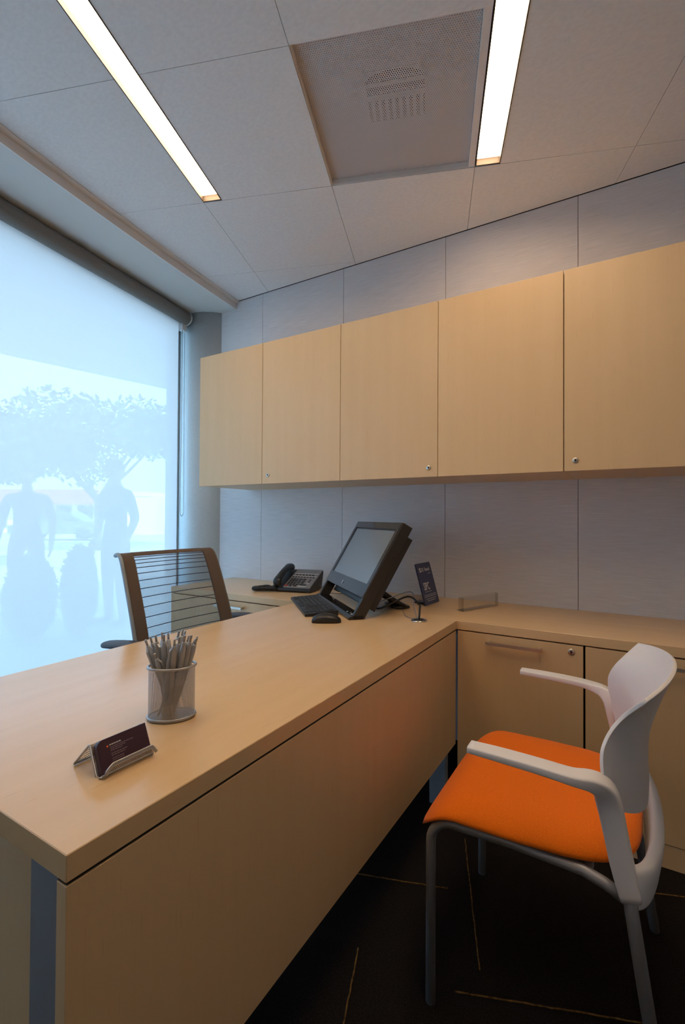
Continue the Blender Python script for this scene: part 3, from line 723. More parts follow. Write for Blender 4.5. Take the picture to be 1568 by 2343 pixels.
secsm = [(-0.058, 0.012, 0.010), (-0.054, 0.026, 0.020), (-0.035, 0.031, 0.030), (-0.008, 0.032, 0.036), (0.02, 0.031, 0.034), (0.043, 0.028, 0.025), (0.056, 0.021, 0.015), (0.060, 0.012, 0.009)]
for x, w, h in secsm:
    for k in range(13):
        a = math.pi*k/12; y = -math.cos(a)*w; z = h*(math.sin(a)**0.45) if 0 < k < 12 else 0
        V.append(mo+Matrix.Rotation(ma, 3, 'Z') @ Vector((x, y, z)))
for i in range(len(secsm)-1):
    for k in range(12): F.append((i*13+k, i*13+k+1, (i+1)*13+k+1, (i+1)*13+k))
    F.append((i*13, (i+1)*13, (i+1)*13+12, i*13+12))
F += [tuple(range(13)), tuple((len(secsm)-1)*13+k for k in range(13))]
mesh_obj('shell', V, F, M['bk_pl'], ms, True)
rm = Matrix.Translation(mo) @ Matrix.Rotation(ma, 4, 'Z')
lathe('scroll_wheel', [(0.009, -0.003), (0.009, 0.003)], rm @ Vector((0.036, 0, 0.0215)), M['key'], ms, n=14, axis=Matrix.Rotation(ma, 4, 'Z') @ Matrix.Rotation(R(90), 4, 'X'))

# ------------------------------------------------------------------ desk phone
pa = R(13); PO = Vector((-1.556, -0.350, ZD+0.004))
PMx = Matrix.Translation(PO) @ Matrix.Rotation(pa, 4, 'Z')     # local x right, y to the rear
ph = thing('desk_phone', PO, 'black and grey office desk phone on the worktop', 'phone')
PW_, PD_ = 0.235, 0.215
sl = math.atan2(0.105-0.026, PD_)
def prof_prism(name, prof, x0, x1, mt, parent, mtx):
    n = len(prof); v = [mtx @ Vector((x0, y, z)) for y, z in prof]+[mtx @ Vector((x1, y, z)) for y, z in prof]
    return mesh_obj(name, v, [tuple(range(n)), tuple(range(2*n-1, n-1, -1))]+[(i, (i+1) % n, n+(i+1) % n, n+i) for i in range(n)], mt, parent)
prof_prism('base', [(0.004, 0), (0.0, 0.008), (0.004, 0.020), (PD_, 0.100), (PD_, 0.085), (PD_-0.03, 0.0)], 0, PW_, M['bk_pl'], ph, PMx)
FMx = PMx @ Matrix.Translation((0, 0.002, 0.0215)) @ Matrix.Rotation(sl, 4, 'X')   # face plane: local z out of the face
FL = PD_/math.cos(sl)
def fbox(name, x0, x1, y0, y1, z0, z1, mt, parent, bev=0.0): return box(name, x0, x1, y0, y1, z0, z1, mt, parent, bev, 2, FMx)
face = fbox('face_plate', 0.072, PW_-0.001, 0.002, FL-0.002, -0.002, 0.006, M['grey_pl'], ph, 0.003)
fbox('cradle', 0.002, 0.070, 0.004, FL-0.004, -0.002, 0.004, M['bk_pl'], ph, 0.002)
fbox('display', 0.10, PW_-0.03, FL-0.050, FL-0.012, 0.0055, 0.0068, M['grey_pl'], face)
fbox('label_strip', 0.078, PW_-0.006, FL-0.066, FL-0.059, 0.0058, 0.0068, M['lightgrey'], face)
fbox('label_strip', 0.078, PW_-0.006, FL-0.097, FL-0.091, 0.0058, 0.0068, M['lightgrey'], face)
def pkey(x, y, w, d, mt=M['bk_pl']): fbox('key', x-w/2, x+w/2, y-d/2, y+d/2, 0.0055, 0.0092, mt, face)
for k in range(6): pkey(0.100+k*0.020, FL-0.078, 0.010, 0.008)
for k in range(8): pkey(0.086+k*0.018, FL-0.106, 0.009, 0.007)
for r_ in range(4):
    for k in range(3): pkey(0.090+k*0.0175, 0.094-r_*0.0205, 0.0125, 0.012)
    for k in range(2): pkey(0.146+k*0.024, 0.094-r_*0.0205, 0.018, 0.009)
for k in range(2): pkey(0.205, 0.09-k*0.02, 0.008, 0.009)
pkey(0.086, 0.014, 0.018, 0.010, M['red_key']); pkey(0.112, 0.014, 0.018, 0.008); pkey(0.140, 0.014, 0.018, 0.008); pkey(0.185, 0.030, 0.03, 0.010)
fbox('label_strip', 0.158, 0.205, 0.012, 0.018, 0.0058, 0.0068, M['lightgrey'], face); fbox('label_strip', 0.195, 0.213, 0.046, 0.051, 0.0058, 0.0068, M['lightgrey'], face)
hp = [FMx @ Vector(p) for p in ((0.035, 0.010, 0.010), (0.035, 0.018, 0.030), (0.035, 0.055, 0.040), (0.035, 0.110, 0.046), (0.035, 0.165, 0.042), (0.035, 0.205, 0.033), (0.035, 0.216, 0.014))]
sweep('handset', smoothpath(hp, 4), [(q.x, q.y) for q in smoothpath([(.022, .012, 0), (.025, .017, 0), (.021, .014, 0), (.019, .012, 0), (.021, .014, 0), (.025, .017, 0), (.022, .012, 0)], 4)], FMx.to_3x3() @ Vector((1, 0, 0)), M['bk_pl'], ph, n=18, e=2.6)
cpth = smoothpath([FMx @ Vector((0.030, 0.004, 0.012)), PMx @ Vector((-0.005, 0.030, 0.012)), PMx @ Vector((-0.05, 0.05, 0.014)), PMx @ Vector((-0.085, 0.02, 0.012)), PMx @ Vector((-0.10, -0.02, 0.012)), PMx @ Vector((-0.06, -0.03, 0.012)), PMx @ Vector((0.0, -0.012, 0.012)), PMx @ Vector((0.03, 0.004, 0.012))], 24)
hel = []
for i, p in enumerate(cpth):
    t = (cpth[min(i+1, len(cpth)-1)]-cpth[max(i-1, 0)]).normalized(); s = t.cross(Vector((0, 0, 1))).normalized(); u_ = s.cross(t)
    for k in range(3):
        q = p.lerp(cpth[min(i+1, len(cpth)-1)], k/3); a = (i*3+k)*1.35; hel.append(q+(s*math.cos(a)+u_*math.sin(a))*0.0105)
tube('coiled_cord', hel, 0.0026, M['bk_pl'], ph, n=5)
for x, y in ((0.02, 0.02), (PW_-0.02, 0.02), (0.02, PD_-0.05), (PW_-0.02, PD_-0.05)): box('foot', x-0.008, x+0.008, y-0.008, y+0.008, -0.004, 0.001, M['lightgrey'], ph, mtx=PMx)
tube('line_cord', smoothpath([PMx @ Vector((PW_-0.002, 0.15, 0.02)), PMx @ Vector((PW_+0.03, 0.14, 0.015)), Vector((-1.28, -0.22, ZD+0.004)), Vector((-1.16, -0.20, ZD+0.003)), Vector((-1.0, -0.06, ZD+0.003))], 6), 0.0022, M['grey_pl'], ph, n=6)

# ------------------------------------------------------------------ navy sign
sg_ = thing('countertop_sign', (-0.655, -0.22, ZD), 'dark navy upright sign with white lettering on the worktop', 'sign')
SW, SH, lean = 0.165, 0.205, R(16)
SO = Vector((-0.650, -0.300, ZD+0.0008))
sx = Vector((0.06, 1, 0)).normalized(); sn = Vector((sx.y, -sx.x, 0)); su = (Vector((0, 0, math.cos(lean)))-sn*math.sin(lean)).normalized(); sf = sx.cross(su).normalized()
SM = Matrix(((sx.x, su.x, sf.x, SO.x), (sx.y, su.y, sf.y, SO.y), (sx.z, su.z, sf.z, SO.z), (0, 0, 0, 1)))
bm = bmesh.new(); box_bm(bm, 0, SW, 0, SH, -0.006, 0)
eds = [e for e in bm.edges if abs((e.verts[0].co-e.verts[1].co).z) > .004]; bmesh.ops.bevel(bm, geom=eds, offset=0.008, segments=4, affect='EDGES', profile=0.5)
bmesh.ops.transform(bm, matrix=SM, verts=bm.verts); plate = bm_obj('plate', bm, M['navy'], sg_)
box('rear_prop', SW*0.3, SW*0.7, 0.0, 0.006, -0.085, -0.005, M['navy_edge'], sg_, mtx=Matrix.Translation((0, 0, 0.0)) @ Matrix(((sx.x, 0, sn.x, SO.x), (sx.y, 0, sn.y, SO.y), (0, 1, 0, SO.z), (0, 0, 0, 1))))
def st(s, size, x, y, xs=1, off=0): text_obj('lettering', s, size, SM @ Matrix.Translation((x, y, 0.0004)), M['white'], plate, xs, off=off)
st('LPL', 0.026, 0.048, SH-0.042, 0.68, 0.0003); st('Financial', 0.026, 0.082, SH-0.042, 0.66, 0.0003)
em = 0.020; ex, ey = 0.024, SH-0.044
for y0, y1, x0, x1 in ((0, .004, 0, 1), (.0055, .009, .25, 1), (.0105, .0145, 0, .75), (.016, .020, 0, 1)): box('emblem', ex+x0*em, ex+x1*em, ey+y0, ey+y1, 0, 0.0005, M['white'], plate, mtx=SM)
st('SIPC', 0.052, 0.030, 0.072, 0.66, 0.0007)
def lines(spec, pm, parent, mt):
    for (x0, x1, y, hgt) in spec:
        x = x0
        while x < x1-0.002:
            w = min(random.uniform(0.003, 0.009), x1-x); box('print_line', x, x+w, y, y+hgt, 0, 0.0004, mt, parent, mtx=pm); x += w+0.0013
lines([(0.112, 0.145, SH-0.057, 0.003), (0.032, 0.105, 0.062, 0.0022), (0.016, 0.150, 0.046, 0.0026), (0.014, 0.150, 0.038, 0.0026), (0.024, 0.140, 0.027, 0.0026), (0.034, 0.125, 0.018, 0.0026)], SM, plate, M['lightgrey'])

# ------------------------------------------------------------------ clear acrylic name holder
ac = thing('acrylic_holder', (-0.41, -0.21, ZD), 'empty clear acrylic name plate holder on the worktop', 'holder')
ad = Vector((0.099, 0.239, 0)).normalized(); an = Vector((ad.y, -ad.x, 0)); AO = Vector((-0.458, -0.333, ZD+0.0005))
AM = Matrix(((ad.x, an.x, 0, AO.x), (ad.y, an.y, 0, AO.y), (0, 0, 1, AO.z), (0, 0, 0, 1)))
AL = 0.255
box('front_sheet', 0, AL, -0.003, 0, 0, 0.062, M['acrylic'], ac, mtx=AM); box('back_sheet', 0, AL, -0.016, -0.013, 0, 0.066, M['acrylic'], ac, mtx=AM)
box('base_sheet', 0, AL, -0.045, 0.0, 0, 0.003, M['acrylic'], ac, mtx=AM)
box('end_edge', -0.002, 0.0, -0.028, 0, 0, 0.062, M['acrylic_edge'], ac, mtx=AM); box('end_edge', AL, AL+0.002, -0.016, 0, 0, 0.062, M['acrylic_edge'], ac, mtx=AM)
jb = thing('wall_jack_clip', (-1.288, -0.006, 0.88), 'small clear clip on the wall behind the phone', 'clip')
for dx in (-0.012, 0.012): box('prong', -1.288+dx-0.0015, -1.288+dx+0.0015, -0.008, -0.0003, 0.855, 0.905, M['acrylic_edge'], jb)
box('bridge', -1.300, -1.276, -0.008, -0.0003, 0.876, 0.879, M['acrylic_edge'], jb)

# ------------------------------------------------------------------ pen cup and pens
PC = Vector((-0.652, -1.768, ZD)); pang = R(44); CA, CB, CH = 0.0465, 0.034, 0.108
pcup = thing('pen_cup', PC, 'oval silver wire mesh pen cup on the desk', 'pen cup')
ca, sa = math.cos(pang), math.sin(pang)
def cup(t, z, k=1.0):
    x, y = CA*k*math.cos(t), CB*k*math.sin(t); return PC+Vector((x*ca-y*sa, x*sa+y*ca, z))
V, F = diamonds(84, 34, lambda a, b: cup(2*math.pi*a, 0.006+(CH-0.010)*b), 0.68); mesh_obj('mesh_wall', V, F, M['silver'], pcup)
V, F = tube_data([cup(2*math.pi*k/48, CH, 1.02) for k in range(48)], 0.0030, 8, True); mesh_obj('rim', V, F, M['silver'], pcup, True)
V, F = tube_data([cup(2*math.pi*k/48, 0.0055, 1.01) for k in range(48)], 0.0028, 8, True); mesh_obj('base_ring', V, F, M['silver'], pcup, True)
sgm = 48; V = [cup(2*math.pi*k/sgm, 0.0006, 1.0) for k in range(sgm)]+[cup(2*math.pi*k/sgm, 0.006, 1.01) for k in range(sgm)]
mesh_obj('base_plate', V, [tuple(range(sgm)), tuple(range(sgm, 2*sgm))]+[(k, (k+1) % sgm, sgm+(k+1) % sgm, sgm+k) for k in range(sgm)], M['silver'], pcup)
# pen prototype, tip at the origin, plunger up +Z
def lathe_mesh(name, prof, mt, n=12):
    V = []; F = []
    for r, h in prof:
        for k in range(n): a = 2*math.pi*k/n; V.append((r*math.cos(a), r*math.sin(a), h))
    for i in range(len(prof)-1):
        for k in range(n): F.append((i*n+k, i*n+(k+1) % n, (i+1)*n+(k+1) % n, (i+1)*n+k))
    F += [tuple(range(n-1, -1, -1)), tuple((len(prof)-1)*n+k for k in range(n))]
    me = bpy.data.meshes.new(name); me.from_pydata(V, [], F); me.polygons.foreach_set('use_smooth', [True]*len(me.polygons)); me.materials.append(mt); return me
pen_me = {'barrel': lathe_mesh('barrel', [(.0012, 0), (.003, .010), (.0045, .022), (.0049, .05), (.0050, .085), (.0056, .105), (.0052, .118), (.0036, .130), (.0030, .1315)], M['pen']),
          'grip': lathe_mesh('grip', [(.0040, .018), (.0050, .024), (.0053, .045), (.0051, .052), (.0045, .053)], M['pen_dark']),
          'plunger': lathe_mesh('plunger', [(.0020, .130), (.0022, .142), (.0020, .1435)], M['pen'])}
cv = [(0.0035, -.0019, .128), (0.0035, .0019, .128), (0.0085, .0019, .122), (0.0085, -.0019, .122), (0.0098, .0015, .088), (0.0098, -.0015, .088), (0.0085, .0015, .088), (0.0085, -.0015, .088), (0.0070, .0019, .119), (0.0070, -.0019, .119)]
cf = [(0, 1, 2, 3), (3, 2, 4, 5), (5, 4, 6, 7), (7, 6, 8, 9), (9, 8, 1, 0), (0, 3, 5, 7, 9), (1, 8, 6, 4, 2)]
cme = bpy.data.meshes.new('clip'); cme.from_pydata(cv, [], cf); cme.materials.append(M['pen']); pen_me['clip'] = cme
rp = random.Random(11)
penspec = [(-.85, .0), (-.72, .35), (-.6, -.45), (-.45, .6), (-.38, -.1), (-.2, .75), (-.12, -.55), (.0, .25), (.1, -.8), (.2, .7), (.28, -.25), (.40, .5), (.45, -.6), (.58, .15), (.66, -.35), (.80, .3), (.84, -.08), (-.05, .95), (.30, .9), (-.62, .1)]
pen_places = ['leftmost', 'left rear', 'left front', 'far left rear', 'inner left', 'rear left of centre', 'front left of centre', 'centre', 'front centre', 'rear centre', 'centre right', 'rear right of centre', 'front right of centre', 'right inner', 'front right', 'right rear', 'rightmost', 'rearmost', 'rear right', 'middle left']
for k, ((a, b), pl) in enumerate(zip(penspec, pen_places)):
    def loc(aa, bb, z):
        x, y = CA*aa*0.84, CB*bb*0.78; return Vector((x*ca-y*sa, x*sa+y*ca, z))
    topz = CH+0.002
    ba, bb = -a*0.30+rp.uniform(-.50, .30), -b*0.2+rp.uniform(-.45, .45)
    m_ = max(1e-6, math.hypot(ba, bb))
    if m_ > 0.8: ba, bb = ba*.8/m_, bb*.8/m_
    bot = PC+loc(ba, bb, 0.0075); tp = PC+loc(a*1.0, b*0.98, topz)
    ax = (tp-bot).normalized()
    short = 0.9 if k in (2, 6) else 1.0
    pen = thing('ballpoint_pen', bot, 'silver-grey ballpoint pen standing in the mesh cup', 'pen', 'pens in the mesh cup', local=True)
    q = ax.to_track_quat('Z', 'Y'); pen.rotation_mode = 'QUATERNION'
    from mathutils import Quaternion
    pen.rotation_quaternion = q @ Quaternion((0, 0, 1), rp.uniform(0, 6.28))
    pen.scale = (1.12, 1.12, (0.98 if k in (2, 6) else rp.uniform(1.12, 1.22)))
    for nm in ('barrel', 'grip', 'plunger', 'clip'):
        c = bpy.data.objects.new(nm, pen_me[nm]); COL.objects.link(c); c.parent = pen

# ------------------------------------------------------------------ business card holder and cards
HB = Vector((-0.553, -1.984, ZD)); hx = Vector((0.02, 1, 0)).normalized(); hn = Vector((hx.y, -hx.x, 0))    # along the lip; towards the viewer
HLn = 0.093; hl = R(24)
hu = (Vector((0, 0, math.cos(hl)))-hn*math.sin(hl)).normalized(); hf = hx.cross(hu).normalized()
HM = Matrix(((hx.x, hu.x, hf.x, HB.x), (hx.y, hu.y, hf.y, HB.y), (hx.z, hu.z, hf.z, HB.z), (0, 0, 0, 1)))   # x along, y up the slope, z to the viewer
ch = thing('card_holder', HB+Vector((-.03, .05, 0)), 'silver mesh business card holder at the near end of the desk', 'card holder')
def hpt(x, y, z): return HM @ Vector((x, y, z))
HT = 0.0025
# back sheet, rear leg sheet (perforated), and front lip
V, F = diamonds(28, 14, lambda a, b: hpt(HLn*a, 0.004+0.050*b, -0.013), 0.6); mesh_obj('back_mesh', V, F, M['silver'], ch)
tp0 = hpt(0, 0.056, -0.014); rear = HB-hn*0.080+Vector((0, 0, 0.003))
def rl(a, b): p = tp0.lerp(rear, b); return p+hx*(HLn*a)
V, F = diamonds(28, 14, lambda a, b: rl(a, b), 0.6); mesh_obj('rear_mesh', V, F, M['silver'], ch)
def lip(a, b): return hpt(HLn*a, 0.0035+0.013*b*(min(1, a*6, (1-a)*14))**0.5, 0.0030+0.012*math.sin(b*math.pi/2))
V, F = diamonds(30, 5, lambda a, b: lip(a, b), 0.6); mesh_obj('lip_mesh', V, F, M['silver'], ch)
tube('lip_rim', [lip(k/30, 1.0) for k in range(31)], 0.0016, M['silver'], ch, n=8)
tube('lip_edge', [lip(k/10, 0.0) for k in range(11)], 0.0016, M['silver'], ch, n=8)
sweep('lip_band', [lip(k/30, 0.80) for k in range(31)], [(0.0028, 0.0007)]*31, hu, M['silver'], ch, n=8)
for e_ in (0.0, 1.0):
    tube('side_wire', [hpt(HLn*e_, 0.0025, 0.003), hpt(HLn*e_, 0.003, -0.013), hpt(HLn*e_, 0.056, -0.013), rl(e_, 0.02), rl(e_, 1.0)], 0.0018, M['silver'], ch, n=8)
tube('rear_foot_wire', [rl(0, 1.0), rl(1, 1.0)], 0.0022, M['silver'], ch, n=8)
CARDW, CARDH = 0.089, 0.051
def card_poly():
    pts = [(0.004, 0.0)]; r = 0.012
    pts = [(0, 0), (CARDW, 0), (CARDW, CARDH)]+[(r*(1-math.sin(a)), CARDH-r+r*math.cos(a)) for a in [math.pi/2*k/6 for k in range(7)]]
    return pts
cpoly = card_poly(); nC = len(cpoly)
def card_mesh(th):
    me = bpy.data.meshes.new('card'); v = [(x, y, 0) for x, y in cpoly]+[(x, y, th) for x, y in cpoly]
    me.from_pydata(v, [], [tuple(range(nC-1, -1, -1)), tuple(range(nC, 2*nC))]+[(i, (i+1) % nC, nC+(i+1) % nC, nC+i) for i in range(nC)]); me.materials.append(M['maroon']); return me
cme_ = card_mesh(0.00042)
for k in range(22):
    o = bpy.data.objects.new('business_card', cme_); COL.objects.link(o)
    o.matrix_world = HM @ Matrix.Translation((0.0025+(0.0018 if k == 21 else 0.0), 0.0050, -0.0108+0.00052*k))
    if k == 21:
        tag(o, 'front maroon business card with printed lines and orange star dot', 'card', 'business cards'); fc = o
    else: tag(o, 'plain maroon business card in the stack behind the front card', 'card', 'business cards')
zt = 0.00043
def cb(name, x0, x1, y0, y1, mt): 
    ob = box(name, x0, x1, y0, y1, zt, zt+0.0002, mt, None); ob.parent = fc; return ob
rc = random.Random(3)
def cl(x0, x1, y, hgt, mt):
    x = x0
    while x < x1-0.001:
        w = min(rc.uniform(0.002, 0.005), x1-x); cb('print_line', x, x+w, y, y+hgt, mt); x += w+0.0008
cl(0.019, 0.040, 0.0385, 0.0018, M['lightgrey'])
for x1, y in ((0.062, 0.0350), (0.046, 0.0322), (0.040, 0.0294), (0.048, 0.0248), (0.044, 0.0218), (0.041, 0.0172), (0.040, 0.0142)): cl(0.0195, x1, y, 0.0011, M['card_ink'])
pts = []
for k in range(10):
    a = math.pi/2+math.pi*k/5; r = 0.0020 if k % 2 == 0 else 0.0012; pts.append((0.0155+r*math.cos(a), 0.0385+r*math.sin(a)))
st_ = prism('star_mark', pts, zt, zt+0.0002, M['card_orange'], None); st_.parent = fc

# ------------------------------------------------------------------ outside, seen through the blind
M['paving'] = noise_col(mat('patio_paving', (0.40, 0.40, 0.39), 0.9), (0.35, 0.35, 0.34), (0.45, 0.45, 0.43), (2, 2, 2), 3)
M['asphalt'] = noise_col(mat('car_park', (0.42, 0.41, 0.39), 0.9), (0.36, 0.35, 0.33), (0.50, 0.49, 0.46), (0.6, 0.6, 0.6), 4)
M['leaf'] = noise_col(mat('leaf', (0.06, 0.10, 0.035), 0.7), (0.04, 0.07, 0.025), (0.10, 0.14, 0.05), (3, 3, 3), 2)
M['bark'] = mat('bark', (0.10, 0.08, 0.065), 0.9)
M['redroof'] = mat('red_roof', (0.42, 0.11, 0.10), 0.8)
M['wallwhite'] = mat('white_render', (0.85, 0.84, 0.80), 0.8)
M['dkglass'] = mat('dark_glass', (0.05, 0.06, 0.07), 0.15)
M['car'] = mat('car_paint', (0.10, 0.12, 0.16), 0.25)
M['canopy'] = mat('canopy_soffit', (0.50, 0.50, 0.49), 0.8)
M['skin'] = mat('skin', (0.35, 0.20, 0.14), 0.6)
M['shirt'] = mat('dark_shirt', (0.045, 0.05, 0.065), 0.85)
M['shirt2'] = mat('dark_red_top', (0.16, 0.04, 0.05), 0.85)
M['trouser'] = mat('dark_trousers', (0.03, 0.032, 0.04), 0.9)
M['hair'] = mat('dark_hair', (0.02, 0.016, 0.013), 0.6)
tag(box('ground_outside', -60, -2.6, -40, 70, -0.30, -0.06, M['asphalt']), 'sunlit pale car park outside the window', kind='structure')
prism('patio', [tuple(wpt(-6, 0.12, 0)[:2]), tuple(wpt(8, 0.12, 0)[:2]), (-7.6, -9), (-6.9, -4), (-5.8, 0.5), (-4.6, 6)], -0.06, 0.0, M['paving'])
tag(bpy.data.objects['patio'], 'shaded paved walkway outside the window', kind='structure')
can = prism('roof_canopy', [tuple(wpt(-7, 0.2, 0)[:2]), tuple(wpt(8, 0.2, 0)[:2]), (-7.72, -8.1), (-5.92, 0.12), (-4.62, 6.06)], 3.0, 3.25, M['canopy']); tag(can, 'building roof canopy over the walkway', kind='structure')
tag(box('roof', -2.6, 3, -8, 6, 2.95, 3.25, M['canopy']), 'flat building roof', kind='structure')
def cpoint(px, depth, z):
    """ground position at a picture column and depth"""
    p = CAM+Vector((fw.x, fw.y, 0)).normalized()*depth+Vector((rt.x, rt.y, 0))*((px-784)/FPX*depth); return Vector((p.x, p.y, z))

def leaf_cloud(name, blobs, n, size, mt, parent, seed):
    rr = random.Random(seed); V = []; F = []
    for i in range(n):
        c, rad = rr.choice(blobs)
        d = Vector((rr.gauss(0, 1), rr.gauss(0, 1), rr.gauss(0, 1))).normalized()*(rr.random()**0.45)
        p = Vector(c)+Vector((d.x*rad[0], d.y*rad[1], d.z*rad[2]))
        a = Vector((rr.gauss(0, 1), rr.gauss(0, 1), rr.gauss(0, 1))).normalized(); b = a.orthogonal().normalized(); s = size*rr.uniform(.6, 1.3)
        o = len(V); V += [p-a*s, p+b*s*0.45, p+a*s, p-b*s*0.45]; F.append((o, o+1, o+2, o+3))
    me = bpy.data.meshes.new(name); me.from_pydata([tuple(v) for v in V], [], F); o = link(name, me, mt, parent); o['kind'] = 'stuff'; return o
def tree(px, depth, hgt, crown, lab, seed, fork=3.0):
    b = cpoint(px, depth, -0.06); t = thing('tree', b, lab, 'tree', 'trees outside')
    tube('trunk', smoothpath([b, b+Vector((0.05, 0.02, fork*0.5)), b+Vector((0, 0, fork))], 5), [0.17-0.006*k for k in range(11)], M['bark'], t, n=10)
    rr = random.Random(seed); blobs = []
    for k in range(7):
        a = 2*math.pi*k/7+rr.uniform(-.3, .3); r = crown*rr.uniform(.4, .7); e = b+Vector((math.cos(a)*r, math.sin(a)*r, fork+(hgt-fork)*rr.uniform(.35, .7)))
        m = b.lerp(e, .55)+Vector((0, 0, fork*0.35)); pts = smoothpath([b+Vector((0, 0, fork*0.9)), m, e], 5)
        tube('branch', pts, [0.075-0.005*i for i in range(len(pts))], M['bark'], t, n=7)
        blobs.append((e, (crown*.42, crown*.42, (hgt-fork)*.28)))
    blobs.append((b+Vector((0, 0, hgt*.78)), (crown*.6, crown*.6, hgt*.2)))
    leaf_cloud('crown', blobs, 6000, 0.13, M['leaf'], t, seed)
tree(222, 17, 5.6, 3.6, 'spreading tree seen faintly through the middle of the blind', 5, 2.0)
tree(-50, 11, 4.0, 1.7, 'dense tree seen faintly at the left edge of the blind', 8, 1.6)
# far buildings
bd = cpoint(140, 34, 0); bang = yaw
BM_ = Matrix.Translation(bd) @ Matrix.Rotation(bang, 4, 'Z')
bl1 = thing('red_roofed_building', bd, 'low building with a red fascia seen faintly through the blind', 'building')
box('wall', -5.5, 2.6, 0, 6, -0.1, 2.2, M['wallwhite'], bl1, mtx=BM_); box('roof', -5.8, 2.9, -0.8, 6.5, 2.0, 3.05, M['redroof'], bl1, mtx=BM_)
for k in range(5):
    f_ = box('window', -5.0+k*1.55, -3.9+k*1.55, -0.04, 0.02, 0.3, 1.9, M['dkglass'], bl1, mtx=BM_)
wb = cpoint(335, 32, 0); BM2 = Matrix.Translation(wb) @ Matrix.Rotation(bang, 4, 'Z')
bl2 = thing('white_building', wb, 'bright white low building seen through the blind beside the standing person', 'building')
box('wall', -3.2, 0.75, 0, 6, -0.1, 2.55, M['wallwhite'], bl2, mtx=BM2); box('parapet', -3.2, 0.3, -0.05, 6, 2.55, 2.85, M['wallwhite'], bl2, mtx=BM2)
# parked car
cp = cpoint(140, 24, -0.06); CM = Matrix.Translation(cp) @ Matrix.Rotation(bang+R(8), 4, 'Z')
car = thing('parked_car', cp, 'dark parked car seen faintly through the blind', 'car')
prof = [(-2.1, 0.3), (-2.1, 0.75), (-1.3, 0.92), (-0.7, 1.38), (0.7, 1.42), (1.35, 0.98), (2.0, 0.85), (2.1, 0.35)]
v = [CM @ Vector((x, y, z)) for y in (-0.8, 0.8) for x, z in prof]; n = len(prof)
mesh_obj('body', v, [tuple(range(n)), tuple(range(2*n-1, n-1, -1))]+[(i, (i+1) % n, n+(i+1) % n, n+i) for i in range(n)], M['car'], car)
gv = [CM @ Vector((x, -0.815, z)) for x, z in ((-1.1, 0.95), (-0.62, 1.30), (0.62, 1.33), (1.1, 1.0))]; gv += [q+(CM.to_3x3() @ Vector((0, 0.03, 0))) for q in gv]
mesh_obj('side_window', gv, [(0, 1, 2, 3), (7, 6, 5, 4), (0, 1, 5, 4), (1, 2, 6, 5), (2, 3, 7, 6), (3, 0, 4, 7)], M['dkglass'], car)
for x in (-1.35, 1.35):
    for y in (-0.78, 0.78): lathe('wheel', [(0.2, -0.1), (0.33, -0.09), (0.33, 0.09), (0.2, 0.1)], CM @ Vector((x, y, 0.33)), M['bk_pl'], car, n=20, axis=Matrix.Rotation(bang+R(8), 4, 'Z') @ Matrix.Rotation(R(90), 4, 'X'))
# shrubs close to the glass
def shrub(px, depth, rx, h, lab, seed):
    b = cpoint(px, depth, 0.0); t = thing('shrub', b, lab, 'shrub', 'shrubs outside')
    tube('stem', [b, b+Vector((0, 0, h*.6))], 0.03, M['bark'], t, n=6)
    leaf_cloud('foliage', [(b+Vector((0, 0, h*.5)), (rx, rx, h*.5))], 5200, 0.045, M['leaf'], t, seed)
shrub(72, 4.4, 0.21, 0.80, 'larger rounded shrub seen as a dim shape low in the blind', 3)
shrub(184, 4.6, 0.15, 0.88, 'smaller rounded shrub seen as a dim shape beside the person', 4)

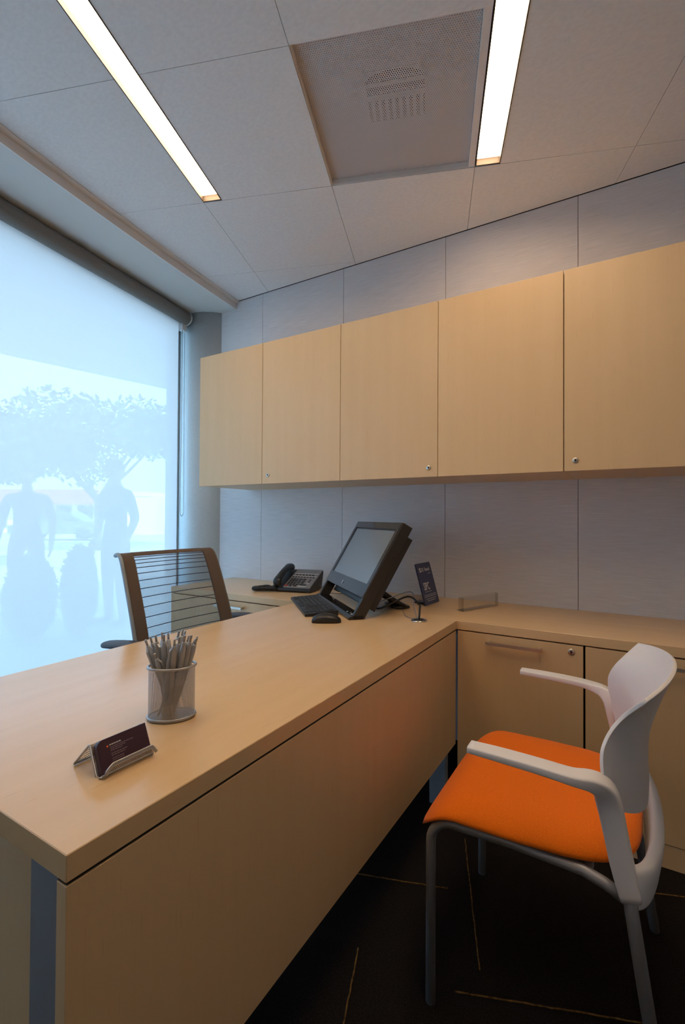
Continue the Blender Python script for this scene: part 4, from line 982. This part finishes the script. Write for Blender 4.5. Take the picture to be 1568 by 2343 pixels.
# people outside, one continuous skinned body each
def person(px, depth, face, lab, top, low, elbow, hgt=1.74):
    b = cpoint(px, depth, 0.0); s = hgt/1.74
    J = {'pelvis': (0, 0, .95, .135), 'waist': (0, 0, 1.10, .130), 'chest': (0, .01, 1.30, .155), 'neckb': (0, 0, 1.46, .085), 'neck': (0, .01, 1.53, .055), 'headb': (0, .02, 1.58, .06)}
    Ed = [('pelvis', 'waist'), ('waist', 'chest'), ('chest', 'neckb'), ('neckb', 'neck'), ('neck', 'headb')]
    for sg, q in ((-1, 'l'), (1, 'r')):
        J.update({'hip'+q: (sg*.10, 0, .90, .105), 'knee'+q: (sg*.115, .015, .50, .068), 'ankle'+q: (sg*.12, -.01, .09, .045), 'heel'+q: (sg*.12, -.03, .045, .042), 'toe'+q: (sg*.14, .17, .035, .035),
                  'sh'+q: (sg*.185, 0, 1.42, .072), 'elb'+q: (sg*(.255+elbow), -.02, 1.13, .047), 'wr'+q: (sg*(.265+elbow*.3), .08, .90, .032), 'palm'+q: (sg*(.262+elbow*.2), .10, .845, .034)})
        Ed += [('pelvis', 'hip'+q), ('hip'+q, 'knee'+q), ('knee'+q, 'ankle'+q), ('ankle'+q, 'heel'+q), ('heel'+q, 'toe'+q), ('chest', 'sh'+q), ('sh'+q, 'elb'+q), ('elb'+q, 'wr'+q), ('wr'+q, 'palm'+q)]
        px_, py_, pz_ = J['palm'+q][:3]
        for f in range(4):
            dy = -.027+.018*f; ln = (.060, .072, .078, .066)[f]
            J['f%d1' % f+q] = (px_, py_+dy, pz_-.045, .0095); J['f%d2' % f+q] = (px_-sg*.010, py_+dy+.006, pz_-.045-ln*.55, .0085); J['f%d3' % f+q] = (px_-sg*.028, py_+dy+.008, pz_-.045-ln*.9, .0075)
            Ed += [('palm'+q, 'f%d1' % f+q), ('f%d1' % f+q, 'f%d2' % f+q), ('f%d2' % f+q, 'f%d3' % f+q)]
        J['th1'+q] = (px_-sg*.006, py_+.038, pz_-.005, .011); J['th2'+q] = (px_-sg*.014, py_+.055, pz_-.045, .009); Ed += [('palm'+q, 'th1'+q), ('th1'+q, 'th2'+q)]
    bm = bmesh.new(); sk = bm.verts.layers.skin.verify(); vd = {}
    for k_, (x, y, z, r) in J.items():
        vv = bm.verts.new((x*s, y*s, z*s)); vv[sk].radius = (r*s, r*s*(0.72 if k_ in ('pelvis', 'waist', 'chest') else 1)); vv[sk].use_root = (k_ == 'pelvis'); vd[k_] = vv
    for a, c in Ed: bm.edges.new((vd[a], vd[c]))
    me = bpy.data.meshes.new('skel'); bm.to_mesh(me); bm.free(); o = bpy.data.objects.new('skel', me); COL.objects.link(o)
    o.modifiers.new('skin', 'SKIN').use_smooth_shade = True; o.modifiers.new('sub', 'SUBSURF').levels = 1
    dg = bpy.context.evaluated_depsgraph_get(); me2 = bpy.data.meshes.new_from_object(o.evaluated_get(dg)); bpy.data.objects.remove(o)
    bm = bmesh.new(); bm.from_mesh(me2)
    r = bmesh.ops.create_uvsphere(bm, u_segments=20, v_segments=14, radius=1)['verts']
    for v in r:
        c = v.co.copy(); jaw = 1-0.22*max(0, -c.z)
        v.co = Vector((c.x*.076*jaw, c.y*.096*jaw+.022, c.z*.118+1.645))*s
    for ctr, rad in (((0, .122, 1.635), (.013, .020, .026)), ((-.078, .02, 1.635), (.010, .020, .032)), ((.078, .02, 1.635), (.010, .020, .032)), ((0, .108, 1.585), (.024, .008, .007)), ((-.03, .104, 1.655), (.012, .008, .007)), ((.03, .104, 1.655), (.012, .008, .007))):
        for v in bmesh.ops.create_uvsphere(bm, u_segments=8, v_segments=6, radius=1)['verts']: v.co = Vector((v.co.x*rad[0]+ctr[0], v.co.y*rad[1]+ctr[1], v.co.z*rad[2]+ctr[2]))*s
    for f in bm.faces:
        c = f.calc_center_median()/s; f.smooth = True
        f.material_index = 0 if c.z > 1.50 else (1 if c.z > .98 else 2)
        if c.z <= 1.50 and abs(c.x) > .20 and c.z < 1.12: f.material_index = 0
        if c.z < .085: f.material_index = 3
    me3 = bpy.data.meshes.new('person'); bm.to_mesh(me3); bm.free()
    for mm_ in (M['skin'], top, low, M['hair']): me3.materials.append(mm_)
    p = bpy.data.objects.new('person', me3); COL.objects.link(p); p.location = b; p.rotation_euler = (0, 0, face)
    tag(p, lab, 'person', 'people outside')
    bm = bmesh.new(); rr_ = bmesh.ops.create_uvsphere(bm, u_segments=20, v_segments=12, radius=1)['verts']
    for v in rr_: v.co = Vector((v.co.x*.083, v.co.y*.100+.010, v.co.z*.100+1.675))*s
    bmesh.ops.delete(bm, geom=[v for v in bm.verts if v.co.z < 1.62*s or (v.co.y > .06*s and v.co.z < 1.70*s)], context='VERTS')
    h = bm_obj('hair', bm, M['hair'], None, True); h.parent = p
person(266, 5.1, yaw+R(150), 'standing person in a dark shirt seen dimly through the middle of the blind', M['shirt'], M['trouser'], 0.045)
person(62, 5.2, yaw+R(200), 'person in a dark red top seen dimly at the left of the blind', M['shirt2'], M['shirt2'], 0.0, 1.68)
